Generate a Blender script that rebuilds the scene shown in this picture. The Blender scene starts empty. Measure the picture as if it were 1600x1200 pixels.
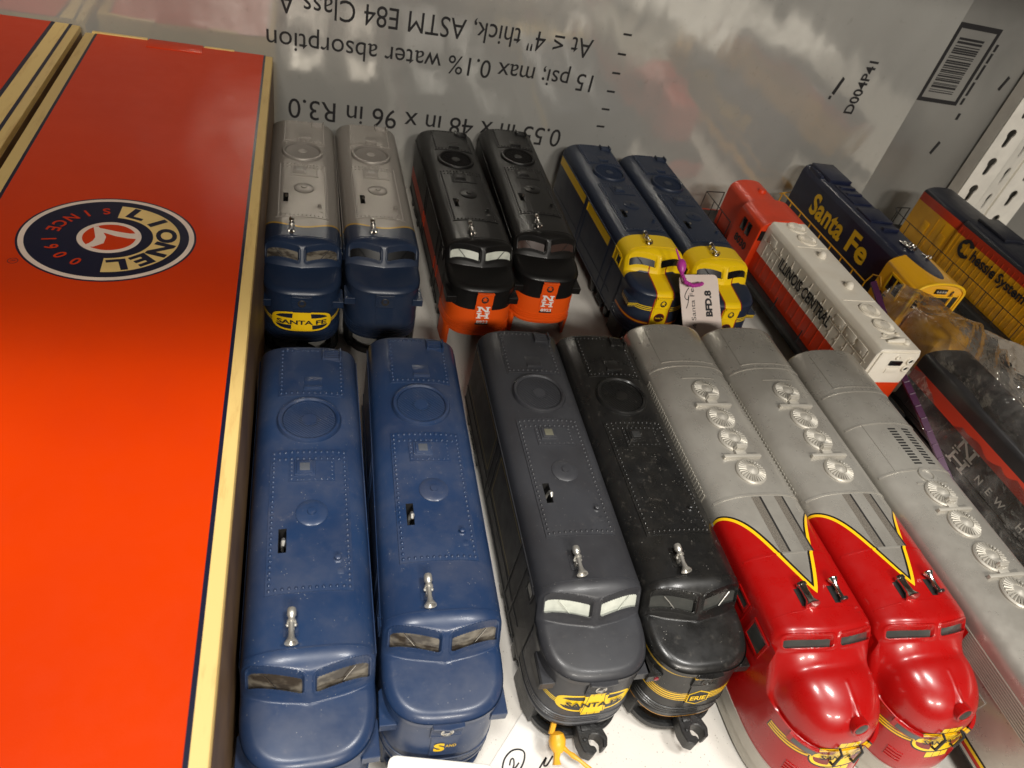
import bpy, bmesh, math, random
from mathutils import Vector, Matrix
random.seed(7)
S = 0.01                      # everything below is written in centimetres
scene = bpy.context.scene
col = scene.collection

# ------------------------------------------------------------------ camera, world, lamps
cam_data = bpy.data.cameras.new('camera')
cam = bpy.data.objects.new('camera', cam_data); col.objects.link(cam)
cam_data.sensor_width = 36.0
cam_data.lens = 1111.68 / 1600 * 36
cam_data.clip_start = 0.01; cam_data.clip_end = 50
cam.matrix_world = (Matrix.Translation(Vector((0.382, -32.205, 38.771)) * S)
                    @ Matrix.Rotation(math.radians(-22.3), 4, 'Z')
                    @ Matrix.Rotation(math.radians(48.72), 4, 'X')
                    @ Matrix.Rotation(math.radians(15.68), 4, 'Z'))
cam_data.dof.use_dof = True
cam_data.dof.focus_distance = 0.46
cam_data.dof.aperture_fstop = 20
scene.camera = cam

world = bpy.data.worlds.new('World'); scene.world = world; world.use_nodes = True
world.node_tree.nodes['Background'].inputs[0].default_value = (1.0, 0.92, 0.82, 1)
world.node_tree.nodes['Background'].inputs[1].default_value = 0.035

def lamp(name, loc, target, sx, sy, power, color):
    d = bpy.data.lights.new(name, 'AREA'); d.shape = 'RECTANGLE'
    d.size = sx * S; d.size_y = sy * S; d.energy = power; d.color = color
    o = bpy.data.objects.new(name, d); col.objects.link(o)
    o.location = Vector(loc) * S
    v = (Vector(target) - Vector(loc)).normalized()
    o.rotation_euler = v.to_track_quat('-Z', 'Y').to_euler()
    return o
for lx in (-35, 75):        # ceiling panels above the aisle, then the next row further away
    lamp('ceiling_panel_lamp', (lx, -62, 215), (20, -20, 0), 34, 40, 27, (1.0, 0.97, 0.92))
    lamp('ceiling_panel_lamp', (lx, -300, 215), (20, 10, 0), 60, 20, 52, (1.0, 0.94, 0.85))

scene.view_settings.view_transform = 'Standard'
scene.view_settings.look = 'None'
scene.view_settings.exposure = 0.0
scene.view_settings.gamma = 1.0

# ------------------------------------------------------------------ mesh helpers
def lin(r, g, b):
    f = lambda c: (c / 255 / 12.92) if c / 255 <= 0.04045 else ((c / 255 + 0.055) / 1.055) ** 2.4
    return (f(r), f(g), f(b))

class MB:
    def __init__(s): s.v = []; s.f = []
    def add(s, v, f):
        n = len(s.v); s.v += [tuple(p) for p in v]; s.f += [tuple(i + n for i in q) for q in f]; return s
    def merge(s, o): return s.add(o.v, o.f)
    def box(s, x0, x1, y0, y1, z0, z1, b=0.0):
        if b <= 0:
            v = [(x, y, z) for z in (z0, z1) for y in (y0, y1) for x in (x0, x1)]
            return s.add(v, [(0, 2, 3, 1), (4, 5, 7, 6), (0, 1, 5, 4), (2, 6, 7, 3), (0, 4, 6, 2), (1, 3, 7, 5)])
        bm = bmesh.new(); bmesh.ops.create_cube(bm, size=1)
        for w in bm.verts:
            w.co = ((x0 + x1) / 2 + w.co.x * (x1 - x0), (y0 + y1) / 2 + w.co.y * (y1 - y0), (z0 + z1) / 2 + w.co.z * (z1 - z0))
        bmesh.ops.bevel(bm, geom=bm.edges[:], offset=b, segments=2, affect='EDGES', profile=0.5)
        return s.bm(bm)
    def bm(s, bm):
        bm.verts.index_update()
        s.add([w.co[:] for w in bm.verts], [[w.index for w in f.verts] for f in bm.faces]); bm.free(); return s
    def prism(s, poly, a0, a1, axis='z', b=0.0):
        bm = bmesh.new()
        def pt(p, a): return (p[0], p[1], a) if axis == 'z' else ((a, p[0], p[1]) if axis == 'x' else (p[0], a, p[1]))
        lo = [bm.verts.new(pt(p, a0)) for p in poly]; hi = [bm.verts.new(pt(p, a1)) for p in poly]
        n = len(poly); bm.faces.new(lo); bm.faces.new(hi)
        for i in range(n): bm.faces.new((lo[i], lo[(i + 1) % n], hi[(i + 1) % n], hi[i]))
        bmesh.ops.recalc_face_normals(bm, faces=bm.faces[:])
        if b > 0: bmesh.ops.bevel(bm, geom=[e for e in bm.edges], offset=b, segments=1, affect='EDGES')
        return s.bm(bm)
    def tube(s, pts, r, n=8, closed=False, caps=True):
        pts = [Vector(p) for p in pts]; m = len(pts); rs = r if isinstance(r, (list, tuple)) else [r] * m
        base = len(s.v); up = None
        for i, p in enumerate(pts):
            if closed: t = pts[(i + 1) % m] - pts[i - 1]
            else: t = pts[min(i + 1, m - 1)] - pts[max(i - 1, 0)]
            t.normalize()
            if up is None: up = Vector((0, 0, 1)) if abs(t.z) < .9 else Vector((1, 0, 0))
            a = t.cross(up).normalized(); b = a.cross(t).normalized(); up = b
            for k in range(n):
                c = 2 * math.pi * k / n
                s.v.append(tuple(p + (a * math.cos(c) + b * math.sin(c)) * rs[i]))
        for i in range(m if closed else m - 1):
            j = (i + 1) % m
            for k in range(n):
                l = (k + 1) % n
                s.f.append((base + i * n + k, base + i * n + l, base + j * n + l, base + j * n + k))
        if not closed and caps:
            s.f.append(tuple(base + k for k in range(n))[::-1]); s.f.append(tuple(base + (m - 1) * n + k for k in range(n)))
        return s
    def lathe(s, prof, n=24, origin=(0, 0, 0), axis=(0, 0, 1)):
        ax = Vector(axis).normalized(); o = Vector(origin)
        u = ax.orthogonal().normalized(); w = ax.cross(u)
        base = len(s.v); m = len(prof)
        for (r, h) in prof:
            for k in range(n):
                c = 2 * math.pi * k / n
                s.v.append(tuple(o + ax * h + (u * math.cos(c) + w * math.sin(c)) * r))
        for i in range(m - 1):
            for k in range(n):
                l = (k + 1) % n
                s.f.append((base + i * n + k, base + i * n + l, base + (i + 1) * n + l, base + (i + 1) * n + k))
        if prof[0][0] > 1e-6: s.f.append(tuple(base + k for k in range(n))[::-1])
        if prof[-1][0] > 1e-6: s.f.append(tuple(base + (m - 1) * n + k for k in range(n)))
        return s
    def grid(s, fn, us, vs, skip=None):
        base = len(s.v); nu = len(us)
        for v in vs:
            for u in us: s.v.append(tuple(fn(u, v)))
        for j in range(len(vs) - 1):
            for i in range(nu - 1):
                if skip and skip((us[i] + us[i + 1]) / 2, (vs[j] + vs[j + 1]) / 2): continue
                a = base + j * nu + i
                s.f.append((a, a + 1, a + nu + 1, a + nu))
        return s
    def slab(s, fn, us, vs, h):
        """a thin raised sheet on the surface fn(u,v)->(point, normal): top plus skirt"""
        top = []; bot = []; nu = len(us); nv = len(vs)
        for v in vs:
            for u in us:
                p, n = fn(u, v); p = Vector(p); n = Vector(n)
                top.append(p + n * h); bot.append(p - n * .03)
        base = len(s.v); s.v += [tuple(p) for p in top]; b2 = len(s.v); s.v += [tuple(p) for p in bot]
        for j in range(nv - 1):
            for i in range(nu - 1):
                a = base + j * nu + i; s.f.append((a, a + 1, a + nu + 1, a + nu))
        ring = [i for i in range(nu)] + [j * nu + nu - 1 for j in range(1, nv)] + [(nv - 1) * nu + i for i in range(nu - 2, -1, -1)] + [j * nu for j in range(nv - 2, 0, -1)]
        for k in range(len(ring)):
            a, b = ring[k], ring[(k + 1) % len(ring)]
            s.f.append((base + b, base + a, b2 + a, b2 + b))
        return s
    def mesh(s, name, smooth=35):
        me = bpy.data.meshes.new(name)
        me.from_pydata([(x * S, y * S, z * S) for x, y, z in s.v], [], s.f); me.update()
        bm = bmesh.new(); bm.from_mesh(me)
        bmesh.ops.recalc_face_normals(bm, faces=bm.faces[:]); bm.to_mesh(me); bm.free()
        if smooth:
            me.shade_smooth(); me.set_sharp_from_angle(angle=math.radians(smooth))
        return me

def link(name, me, mat, parent=None):
    o = bpy.data.objects.new(name, me); col.objects.link(o)
    if mat is not None:
        if not me.materials: me.materials.append(None)
        o.material_slots[0].link = 'OBJECT'; o.material_slots[0].material = mat
    if parent is not None: o.parent = parent
    return o
def build(mb, name, mat, parent=None, smooth=35): return link(name, mb.mesh(name, smooth), mat, parent)
def tag(o, label, cat, group=None):
    o['label'] = label; o['category'] = cat
    if group: o['group'] = group
    return o
def thing(name, label, cat, loc=(0, 0, 0), rz=0.0, group=None):
    o = bpy.data.objects.new(name, None); col.objects.link(o); o.empty_display_size = .02
    o.location = Vector(loc) * S; o.rotation_euler = (0, 0, math.radians(rz))
    return tag(o, label, cat, group)
def struct(o): o['kind'] = 'structure'; return o
def stuff(o): o['kind'] = 'stuff'; return o
def frange(a, b, n): return [a + (b - a) * i / n for i in range(n + 1)]
def sstep(a, b, x):
    t = max(0, min(1, (x - a) / (b - a))); return t * t * (3 - 2 * t)
def smin(a, b, k):
    h = max(k - abs(a - b), 0) / k; return min(a, b) - h * h * k * .25
def smax(a, b, k): return -smin(-a, -b, k)

_tc = {}
def text_geo(s, size=1.0, offset=0.0, shear=0.0, spacing=1.0):
    key = (s, offset, shear, spacing)
    if key not in _tc:
        cu = bpy.data.curves.new('text', 'FONT'); cu.body = s; cu.size = 1; cu.offset = offset; cu.shear = shear
        cu.space_character = spacing; cu.align_x = 'CENTER'; cu.resolution_u = 4
        ob = bpy.data.objects.new('text', cu); col.objects.link(ob)
        dg = bpy.context.evaluated_depsgraph_get(); me = ob.evaluated_get(dg).to_mesh()
        v = [w.co.copy() for w in me.vertices]; f = [tuple(q.vertices) for q in me.polygons]
        ob.evaluated_get(dg).to_mesh_clear(); bpy.data.objects.remove(ob); bpy.data.curves.remove(cu)
        y0 = min(w.y for w in v); y1 = max(w.y for w in v); x0 = min(w.x for w in v); x1 = max(w.x for w in v)
        _tc[key] = ([((w.x - (x0 + x1) / 2), (w.y - (y0 + y1) / 2)) for w in v], f, y1 - y0, x1 - x0)
    v, f, h, w = _tc[key]
    return v, f, h, w
def text(mb, s, height, fn, width=None, offset=0.0, shear=0.0, spacing=1.0):
    """lettering scaled to height (cm) (and width), mapped by fn(tx, ty) -> xyz"""
    v, f, h, w = text_geo(s, 1, offset, shear, spacing)
    ky = height / h; kx = ky if width is None else width / w
    mb.add([fn(a * kx, b * ky) for a, b in v], f); return mb

# ------------------------------------------------------------------ material helpers
class X:
    """socket wrapper: arithmetic on it makes Math nodes"""
    def __init__(s, nt, k): s.nt = nt; s.k = k
    def _op(s, op, *o):
        n = s.nt.nodes.new('ShaderNodeMath'); n.operation = op
        for i, a in enumerate((s,) + o):
            if isinstance(a, X): s.nt.links.new(a.k, n.inputs[i])
            else: n.inputs[i].default_value = a
        return X(s.nt, n.outputs[0])
    def __add__(s, o): return s._op('ADD', o)
    __radd__ = __add__
    def __sub__(s, o): return s._op('SUBTRACT', o)
    def __rsub__(s, o): return (s * -1.0) + o
    def __mul__(s, o): return s._op('MULTIPLY', o)
    __rmul__ = __mul__
    def __truediv__(s, o): return s._op('DIVIDE', o)
    def __pow__(s, o): return s._op('POWER', o)
    def gt(s, o): return s._op('GREATER_THAN', o)
    def lt(s, o): return s._op('LESS_THAN', o)
    def abs(s): return s._op('ABSOLUTE')
    def cos(s): return s._op('COSINE')
    def sin(s): return s._op('SINE')
    def mx(s, o): return s._op('MAXIMUM', o)
    def mn(s, o): return s._op('MINIMUM', o)
    def inv(s): return 1.0 - s
class Ctx:
    def __init__(s, mat):
        s.nt = mat.node_tree; nd = s.nt.nodes
        tc = nd.new('ShaderNodeTexCoord'); sc = nd.new('ShaderNodeVectorMath'); sc.operation = 'SCALE'
        sc.inputs['Scale'].default_value = 100.0; s.nt.links.new(tc.outputs['Object'], sc.inputs[0]); s.co = sc.outputs[0]
        sp = nd.new('ShaderNodeSeparateXYZ'); s.nt.links.new(s.co, sp.inputs[0])
        s.x, s.y, s.z = [X(s.nt, sp.outputs[i]) for i in range(3)]
        oi = nd.new('ShaderNodeObjectInfo'); s.rnd = X(s.nt, oi.outputs['Random'])
        ad = nd.new('ShaderNodeVectorMath'); ad.operation = 'ADD'; s.nt.links.new(s.co, ad.inputs[0])
        cm = nd.new('ShaderNodeCombineXYZ'); s.nt.links.new((s.rnd * 90.0).k, cm.inputs[0]); s.nt.links.new((s.rnd * 37.0).k, cm.inputs[1])
        s.nt.links.new(cm.outputs[0], ad.inputs[1]); s.cor = ad.outputs[0]
    def noise(s, scale, detail=3, rough=.5, stretch=None):
        n = s.nt.nodes.new('ShaderNodeTexNoise'); n.inputs['Scale'].default_value = scale
        n.inputs['Detail'].default_value = detail; n.inputs['Roughness'].default_value = rough
        src = s.cor
        if stretch:
            m = s.nt.nodes.new('ShaderNodeVectorMath'); m.operation = 'MULTIPLY'; m.inputs[1].default_value = stretch
            s.nt.links.new(src, m.inputs[0]); src = m.outputs[0]
        s.nt.links.new(src, n.inputs['Vector']); return X(s.nt, n.outputs['Fac'])
    def vor(s, scale):
        n = s.nt.nodes.new('ShaderNodeTexVoronoi'); n.inputs['Scale'].default_value = scale
        s.nt.links.new(s.cor, n.inputs['Vector']); return X(s.nt, n.outputs['Distance'])
    def ss(s, x, a, b):
        n = s.nt.nodes.new('ShaderNodeMapRange'); n.interpolation_type = 'SMOOTHSTEP'
        s.nt.links.new(x.k, n.inputs[0]); n.inputs[1].default_value = a; n.inputs[2].default_value = b
        return X(s.nt, n.outputs[0])
    def mix(s, f, a, b):
        n = s.nt.nodes.new('ShaderNodeMix'); n.data_type = 'RGBA'
        for i, q in ((0, f), (6, a), (7, b)):
            if isinstance(q, X): s.nt.links.new(q.k, n.inputs[i])
            elif i == 0: n.inputs[0].default_value = q
            else: n.inputs[i].default_value = (*q, 1)
        return X(s.nt, n.outputs[2])
def mat(name, fn, rough=.4, metal=0.0, spec=.5, coat=0.0, bump=None, wear=0.0, specks=0.0):
    m = bpy.data.materials.new(name); m.use_nodes = True
    b = m.node_tree.nodes['Principled BSDF']; c = Ctx(m)
    base = fn(c) if callable(fn) else None
    if base is None:
        base = c.mix(c.ss(c.noise(.5, 4), .3, .75), fn, tuple(k * .86 for k in fn))
    if specks:      # dust grains and small paint chips
        d = c.vor(5.5); e = c.noise(1.1, 2)
        base = c.mix(d.lt(.085) * e.gt(.56) * specks, base, (.55, .52, .47))
        base = c.mix(c.ss(c.noise(2.2, 6, .7), .56, .82) * (.16 * specks), base, (.45, .40, .34))
    r = rough
    if wear:
        r = c.ss(c.noise(.8, 5, .65), .25, .8) * wear + (rough - wear * .4)
    def put(n, v):
        if isinstance(v, X): c.nt.links.new(v.k, b.inputs[n])
        else: b.inputs[n].default_value = v
    put('Base Color', base); put('Roughness', r); put('Metallic', metal(c) if callable(metal) else metal)
    put('Specular IOR Level', spec); put('Coat Weight', coat); b.inputs['Coat Roughness'].default_value = .08
    if bump:
        bn = m.node_tree.nodes.new('ShaderNodeBump'); bn.inputs['Strength'].default_value = bump[1]; bn.inputs['Distance'].default_value = .0006
        m.node_tree.links.new(c.noise(bump[0], 4).k, bn.inputs['Height']); m.node_tree.links.new(bn.outputs[0], b.inputs['Normal'])
    return m

BLUE = lin(32, 55, 90); NAVY = lin(22, 36, 66); CHAR = lin(55, 56, 60); BLACK = lin(27, 27, 28); YEL = lin(240, 200, 14); GOLD = lin(238, 194, 20)
ORANGE = lin(222, 82, 18); RED = lin(160, 9, 8); SILV = lin(168, 162, 152); WHITE = lin(235, 230, 218)

M = {}
M['chrome'] = mat('polished_metal', (.72, .70, .66), .16, 1.0)
M['horn'] = mat('cast_horn_metal', (.56, .54, .49), .36, .7, wear=.2)
M['dark'] = mat('dark_recess', (.008, .007, .006), .8)
M['under'] = mat('black_chassis_plastic', (.016, .016, .016), .42, bump=(9, .3), wear=.2)
M['wheel'] = mat('wheel_steel', (.10, .095, .09), .35, .9)
M['glass_dark'] = mat('window_glass_dark', lambda c: c.mix(c.ss(c.noise(.9, 3, .6, (1, 1, 2.5)), .4, .65), (.035, .028, .022), (.16, .14, .11)), .08, coat=.6)
M['glass_black'] = mat('window_black', (.006, .006, .007), .25)
M['glass_milk'] = mat('window_milky', lambda c: c.mix(c.ss(c.noise(1.3, 4), .4, .7), (.60, .62, .54), (.47, .49, .43)), .22, coat=.4)
M['glass_grey'] = mat('window_grey', lambda c: c.mix(c.noise(1.0, 3), (.030, .032, .030), (.075, .075, .068)), .14, coat=.5)
M['glass_umber'] = mat('window_umber', (.055, .032, .026), .18, coat=.4)
M['lens'] = mat('headlight_lens', (.62, .60, .55), .12, .7)
M['lens_dark'] = mat('headlight_socket', (.035, .03, .025), .3)
M['white_print'] = mat('white_print', (.80, .78, .74), .5)
M['black_print'] = mat('black_print', (.014, .013, .014), .5)
M['gold_print'] = mat('gold_print', GOLD, .45)
M['ink'] = mat('marker_ink', (.012, .011, .014), .6)

# ------------------------------------------------------------------ the setting
def floor_col(c):
    a = c.mix(c.ss(c.noise(.12, 3), .3, .7), (.74, .71, .66), (.69, .655, .60))
    g = c.vor(3.3).lt(.13) * c.noise(.9, 2).gt(.48)
    a = c.mix(g * .65, a, (.34, .31, .26))
    g2 = c.vor(6.1).lt(.14) * c.noise(1.7, 2).gt(.5)
    a = c.mix(g2 * .5, a, (.45, .40, .33))
    return c.mix(c.ss(c.noise(.35, 6, .7), .55, .8) * .2, a, (.46, .39, .30))
mb = MB(); mb.box(-70, 120, -80, 46, -2.0, 0)
struct(build(mb, 'shelf_floor', mat('speckled_shelf_liner', floor_col, .42, bump=(7, .12)), smooth=0))

up = build(MB().box(-70, 120, -17, 46, 60, 63, .1), 'upper_shelf', mat('shelf_board', (.12, .11, .10), .6)); struct(up)
def wall_col(c):
    a = c.mix(c.ss(c.noise(.05, 3, .5, (1, 1, .6)), .3, .7), (.64, .63, .59), (.53, .52, .485))
    return c.mix(c.ss(c.noise(.9, 5, .7), .58, .75) * .25, a, (.24, .225, .20))
def foil(name, fn, rough, metal):
    m = mat(name, fn, rough, metal, wear=.10)
    nt = m.node_tree; c = Ctx(m); bn = nt.nodes.new('ShaderNodeBump'); bn.inputs['Strength'].default_value = .5; bn.inputs['Distance'].default_value = .006
    nt.links.new(c.noise(.16, 2, .5, (1, 1, .5)).k, bn.inputs['Height']); nt.links.new(bn.outputs[0], nt.nodes['Principled BSDF'].inputs['Normal'])
    return m
M['foil'] = foil('grey_foil_board', wall_col, .13, .52)
M['foil2'] = foil('grey_foil_board_dull', lambda c: c.mix(c.ss(c.noise(.06, 3), .3, .7), (.30, .295, .275), (.24, .235, .22)), .34, .4)
WY = 40.0
board = tag(build(MB().box(-60, 70.0, WY, WY + 1.4, -.0, 60, .12), 'insulation_board', M['foil']),
            'glossy grey foil faced insulation board printed upside down behind the locomotives', 'board')
def on_wall_flip(x, z, y=WY): return lambda a, b: (x - a, y - .035, z - b)
for t_, h_, z_, w_ in (('At \u2264 4" thick, ASTM E84 Class A', 2.25, 17.4, 30.4), ('15 psi; max 0.1% water absorption', 2.35, 14.2, 32.4), ('0.55 in x 48 in x 96 in R3.0', 2.0, 7.65, 28.6)):
    w = MB(); text(w, t_, h_, on_wall_flip(13.3, z_), w_, 0.0); build(w, 'printed_lettering', M['black_print'], board, 0)
for k in range(6):
    build(MB().box(31.4, 32.3, WY - .03, WY + .05, 19.1 - k * 1.93, 19.3 - k * 1.93), 'printed_dash', M['black_print'], board, 0)
w = MB(); text(w, 'D004P41', 1.25, lambda a, b: (61.7 - b, WY - .035, 17.6 + a), 6.0, .02)
build(w, 'printed_code', M['black_print'], board, 0)
w = MB().prism([(58.3, 16.6), (58.7, 16.4), (59.1, 18.3), (58.75, 18.5)], WY - .03, WY + .05, 'y'); w.box(58.2, 58.5, WY - .03, WY + .05, 15.9, 16.3)
build(w, 'printed_arrow', M['black_print'], board, 0)

board2 = tag(build(MB().box(70.06, 112, WY + .25, WY + 1.6, -.0, 60, .12), 'insulation_board', M['foil2']),
             'darker grey board with a printed barcode beside the perforated post', 'board')
Y2 = WY + .22
w = MB()
w.box(70.2, 76.2, Y2 - .01, Y2 + .1, 25.4, 25.95).box(70.2, 76.2, Y2 - .01, Y2 + .1, 17.2, 17.65)
w.box(70.2, 70.65, Y2 - .01, Y2 + .1, 17.65, 25.4).box(75.75, 76.2, Y2 - .01, Y2 + .1, 17.65, 25.4)
build(w, 'barcode_frame', M['black_print'], board2, 0)
z = 18.35; k = 0
rb = random.Random(4)
w = MB()
while z < 24.6:
    t = rb.choice((.07, .1, .16, .24)); w.box(71.15, 74.7, Y2 - .01, Y2 + .1, z, z + t); z += t + rb.choice((.07, .1, .15, .22))
stuff(build(w, 'barcode_bar', M['black_print'], board2, 0))
w = MB()
for z0, z1 in ((17.4, 18.2), (18.5, 20.1), (20.4, 22.1), (22.3, 23.4), (23.6, 24.4)):
    w.box(76.6, 76.95, Y2 - .01, Y2 + .1, z0, z1)
w.box(77.3, 77.7, Y2 - .01, Y2 + .1, 15.6, 16.4); w.prism([(76.6, 11.2), (77.0, 11.0), (77.4, 12.6), (77.0, 12.8)], Y2 - .01, Y2 + .1, 'y')
w.prism([(80.6, 19.8), (81.0, 19.6), (81.4, 21.2), (81.0, 21.4)], Y2 - .01, Y2 + .1, 'y')
stuff(build(w, 'printed_mark', M['black_print'], board2, 0))

# perforated steel post in the right-hand corner
M['post'] = mat('cream_enamel_steel', (.76, .73, .66), .38, bump=(3, .05), wear=.1)
post = thing('perforated_steel_post', 'cream perforated steel shelf post with keyhole slots in the corner', 'shelf post', (0, 0, 0))
def keyhole(cx, cz, sc=1.0):
    """outline of a keyhole slot, wide end up"""
    p = []
    for k in range(11):
        a = math.radians(-50 + 280 * k / 10); p.append((cx + .62 * sc * math.cos(a), cz + .45 + .62 * sc * math.sin(a)))
    for k in range(7):
        a = math.radians(180 + 180 * k / 6); p.append((cx + .34 * sc * math.cos(a), cz - 1.0 + .34 * sc * math.sin(a)))
    return p
def slotted(p0, p1, thick, zs, uc, z0=0, z1=59.9):
    """a sheet-metal strip from plan point p0 to p1 with keyhole slots cut through it"""
    d = Vector((p1[0] - p0[0], p1[1] - p0[1], 0)); L = d.length; d.normalize(); nrm = Vector((d.y, -d.x, 0))
    bm = bmesh.new()
    holes = [keyhole(uc, zc) for zc in zs]
    # cells: one band per slot, bridged outline to hole
    bands = []; zz = z0
    for i, zc in enumerate(zs):
        ztop = (zc + zs[i + 1]) / 2 - .1 if i + 1 < len(zs) else z1
        bands.append((zz, ztop, holes[i])); zz = ztop
    out = MB()
    def P(u, zc, off): q = Vector((p0[0], p0[1], 0)) + d * u - nrm * 0 + nrm * off; return (q.x, q.y, zc)
    for (a, b, h) in bands:
        n = len(h); cx = sum(q[0] for q in h) / n; cz = sum(q[1] for q in h) / n
        ring = []
        for (u, q) in h:
            dx, dz = u - cx, q - cz
            t = min((L - cx) / dx if dx > 1e-6 else 1e9, (-cx) / dx if dx < -1e-6 else 1e9, (b - cz) / dz if dz > 1e-6 else 1e9, (a - cz) / dz if dz < -1e-6 else 1e9)
            ring.append((cx + dx * t, cz + dz * t))
        for off, fl in ((0, 0), (-thick, 1)):
            base = len(out.v)
            out.v += [P(u, q, off) for u, q in h] + [P(u, q, off) for u, q in ring]
            for i in range(n):
                j = (i + 1) % n; out.f.append((base + i, base + j, base + n + j, base + n + i))
                # fill to the band corners
                (u0, q0), (u1, q1) = ring[i], ring[j]
                for cu, cq in ((0, a), (0, b), (L, a), (L, b)):
                    on = lambda u, q: (abs(u - cu) < 1e-6, abs(q - cq) < 1e-6)
                    o0, o1 = on(u0, q0), on(u1, q1)
                    if (o0[0] and o1[1] and not o0[1]) or (o0[1] and o1[0] and not o0[0]):
                        out.v.append(P(cu, cq, off)); out.f.append((base + n + i, base + n + j, len(out.v) - 1))
        base = len(out.v)
        out.v += [P(u, q, 0) for u, q in h] + [P(u, q, -thick) for u, q in h]
        for i in range(n): out.f.append((base + i, base + (i + 1) % n, base + n + (i + 1) % n, base + n + i))
    return out
zs = [3.9 + 3.75 * k for k in range(14)]
build(slotted((82.6, 38.0), (86.6, 37.9), .18, zs, 1.9), 'slotted_face', M['post'], post, 0)
build(slotted((86.62, 37.9), (91.2, 39.6), .18, [q - 1.3 for q in zs], 2.4), 'slotted_face', M['post'], post, 0)
build(slotted((91.24, 39.4), (96.2, 39.5), .18, [q - .8 for q in zs], 2.2), 'slotted_face', M['post'], post, 0)
build(MB().box(82.6, 82.78, 38.2, 39.9, 0, 59.9).box(91.0, 91.2, 39.2, 39.9, 0, 59.9), 'return_flange', M['post'], post, 0)

# ------------------------------------------------------------------ orange boxes
def box_top(c, hw, y0, y1):
    pass
M['orange_card'] = mat('orange_box_card', lambda c: c.mix(c.ss(c.noise(.1, 3), .3, .7), lin(206, 56, 2), lin(198, 51, 2)), .36, spec=.22, bump=(14, .04), wear=.1)
M['cream_card'] = mat('cream_box_card', lambda c: c.mix(c.ss(c.noise(1.3, 5, .7, (1, .15, 1)), .5, .75), lin(222, 190, 118), lin(196, 158, 92)), .5)
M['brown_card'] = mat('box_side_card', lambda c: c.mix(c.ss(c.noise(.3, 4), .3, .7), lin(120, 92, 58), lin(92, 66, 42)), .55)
M['navy_print'] = mat('navy_print', lin(16, 20, 46), .4)
M['logo_cream'] = mat('logo_cream_print', lin(232, 198, 126), .4)
M['logo_white'] = mat('logo_pale_print', lin(236, 214, 196), .4)
BZ = 13.0
def red_box(loc, x0, x1, y0, y1, label, logo):
    r = thing('cardboard_box', label, 'box', loc, 0, 'orange cardboard boxes at the end of the shelf')
    body = build(MB().box(x0, x1, y0, y1, 0.0, BZ - .02, .12), 'carton', M['cream_card'], r)
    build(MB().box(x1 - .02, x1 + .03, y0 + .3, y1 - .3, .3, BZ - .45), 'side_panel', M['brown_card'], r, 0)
    def sheet(n, a, b, c, d, m, h): return build(MB().box(a, b, c, d, BZ - .05, BZ + h), n, m, r, 0)
    sheet('printed_border', x0 + .78, x1 - .62, y0 + .3, y1 - .02, M['navy_print'], .004)
    if not logo:
        sheet('printed_border', x0 + 1.6, x1 - 2.0, y0 + .3, y1 - .02, M['navy_print'], .012)
        build(MB().box(x1 - 1.9, x1 - .85, y0 + .3, y1 - .03, BZ - .05, BZ + .009), 'cream_band', M['cream_card'], r, 0)
    top = sheet('printed_panel', x0 + (.98 if logo else 2), x1 - (.8 if logo else 2.2), y0 + .3, y1 - .04, M['orange_card'], .016)
    return r
RX0, RX1 = -17.55, -2.3
bx = red_box((0, 0, 0), RX0, RX1, -36, 38.3, 'long orange cardboard box with cream edges and round blue emblem', True)
bx.rotation_euler = (0, 0, 0)
# torn tuck flap at the far end of the lid
build(MB().box(-12.6, -8.2, 36.6, 38.45, BZ - .02, BZ + .07, .02), 'tuck_flap', M['orange_card'], bx)
build(MB().box(-17.0, -12.7, 38.15, 38.5, BZ - .3, BZ + .10, .03).box(-8.1, -5.6, 38.15, 38.5, BZ - .3, BZ + .06, .03).box(-12.6, -8.2, 38.4, 38.5, BZ - .5, BZ + .05, .02), 'torn_card_edge', M['cream_card'], bx)
red_box((0, 0, 0), -36.5, -18.15, -36, 39.6, 'orange cardboard box with double dark border lines against the corner', False)

def disc(cx, cy, rx, ry, z, n=96, hole=None, a0=0, a1=360):
    m = MB(); full = abs(a1 - a0) >= 360
    if hole is None:
        m.v.append((cx, cy, z)); hx = None
    cnt = n + (0 if full else 1)
    for k in range(cnt):
        a = math.radians(a0 + (a1 - a0) * k / n); m.v.append((cx + rx * math.cos(a), cy + ry * math.sin(a), z))
    if hole is None:
        for k in range(n): m.f.append((0, 1 + k, 1 + (k + 1) % cnt))
    else:
        for k in range(cnt):
            a = math.radians(a0 + (a1 - a0) * k / n); m.v.append((cx + hole[0] * math.cos(a), cy + hole[1] * math.sin(a), z))
        for k in range(n): m.f.append((k, (k + 1) % cnt, cnt + (k + 1) % cnt, cnt + k))
    return m
LX, LY = -10.28, 6.95; zz = BZ + .02
lg = build(disc(LX, LY, 4.62, 4.35, zz), 'emblem', M['navy_print'], bx, 0)
build(disc(LX, LY, 4.50, 4.23, zz + .006, hole=(4.22, 3.95)), 'emblem_ring', M['logo_white'], lg, 0)
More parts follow.
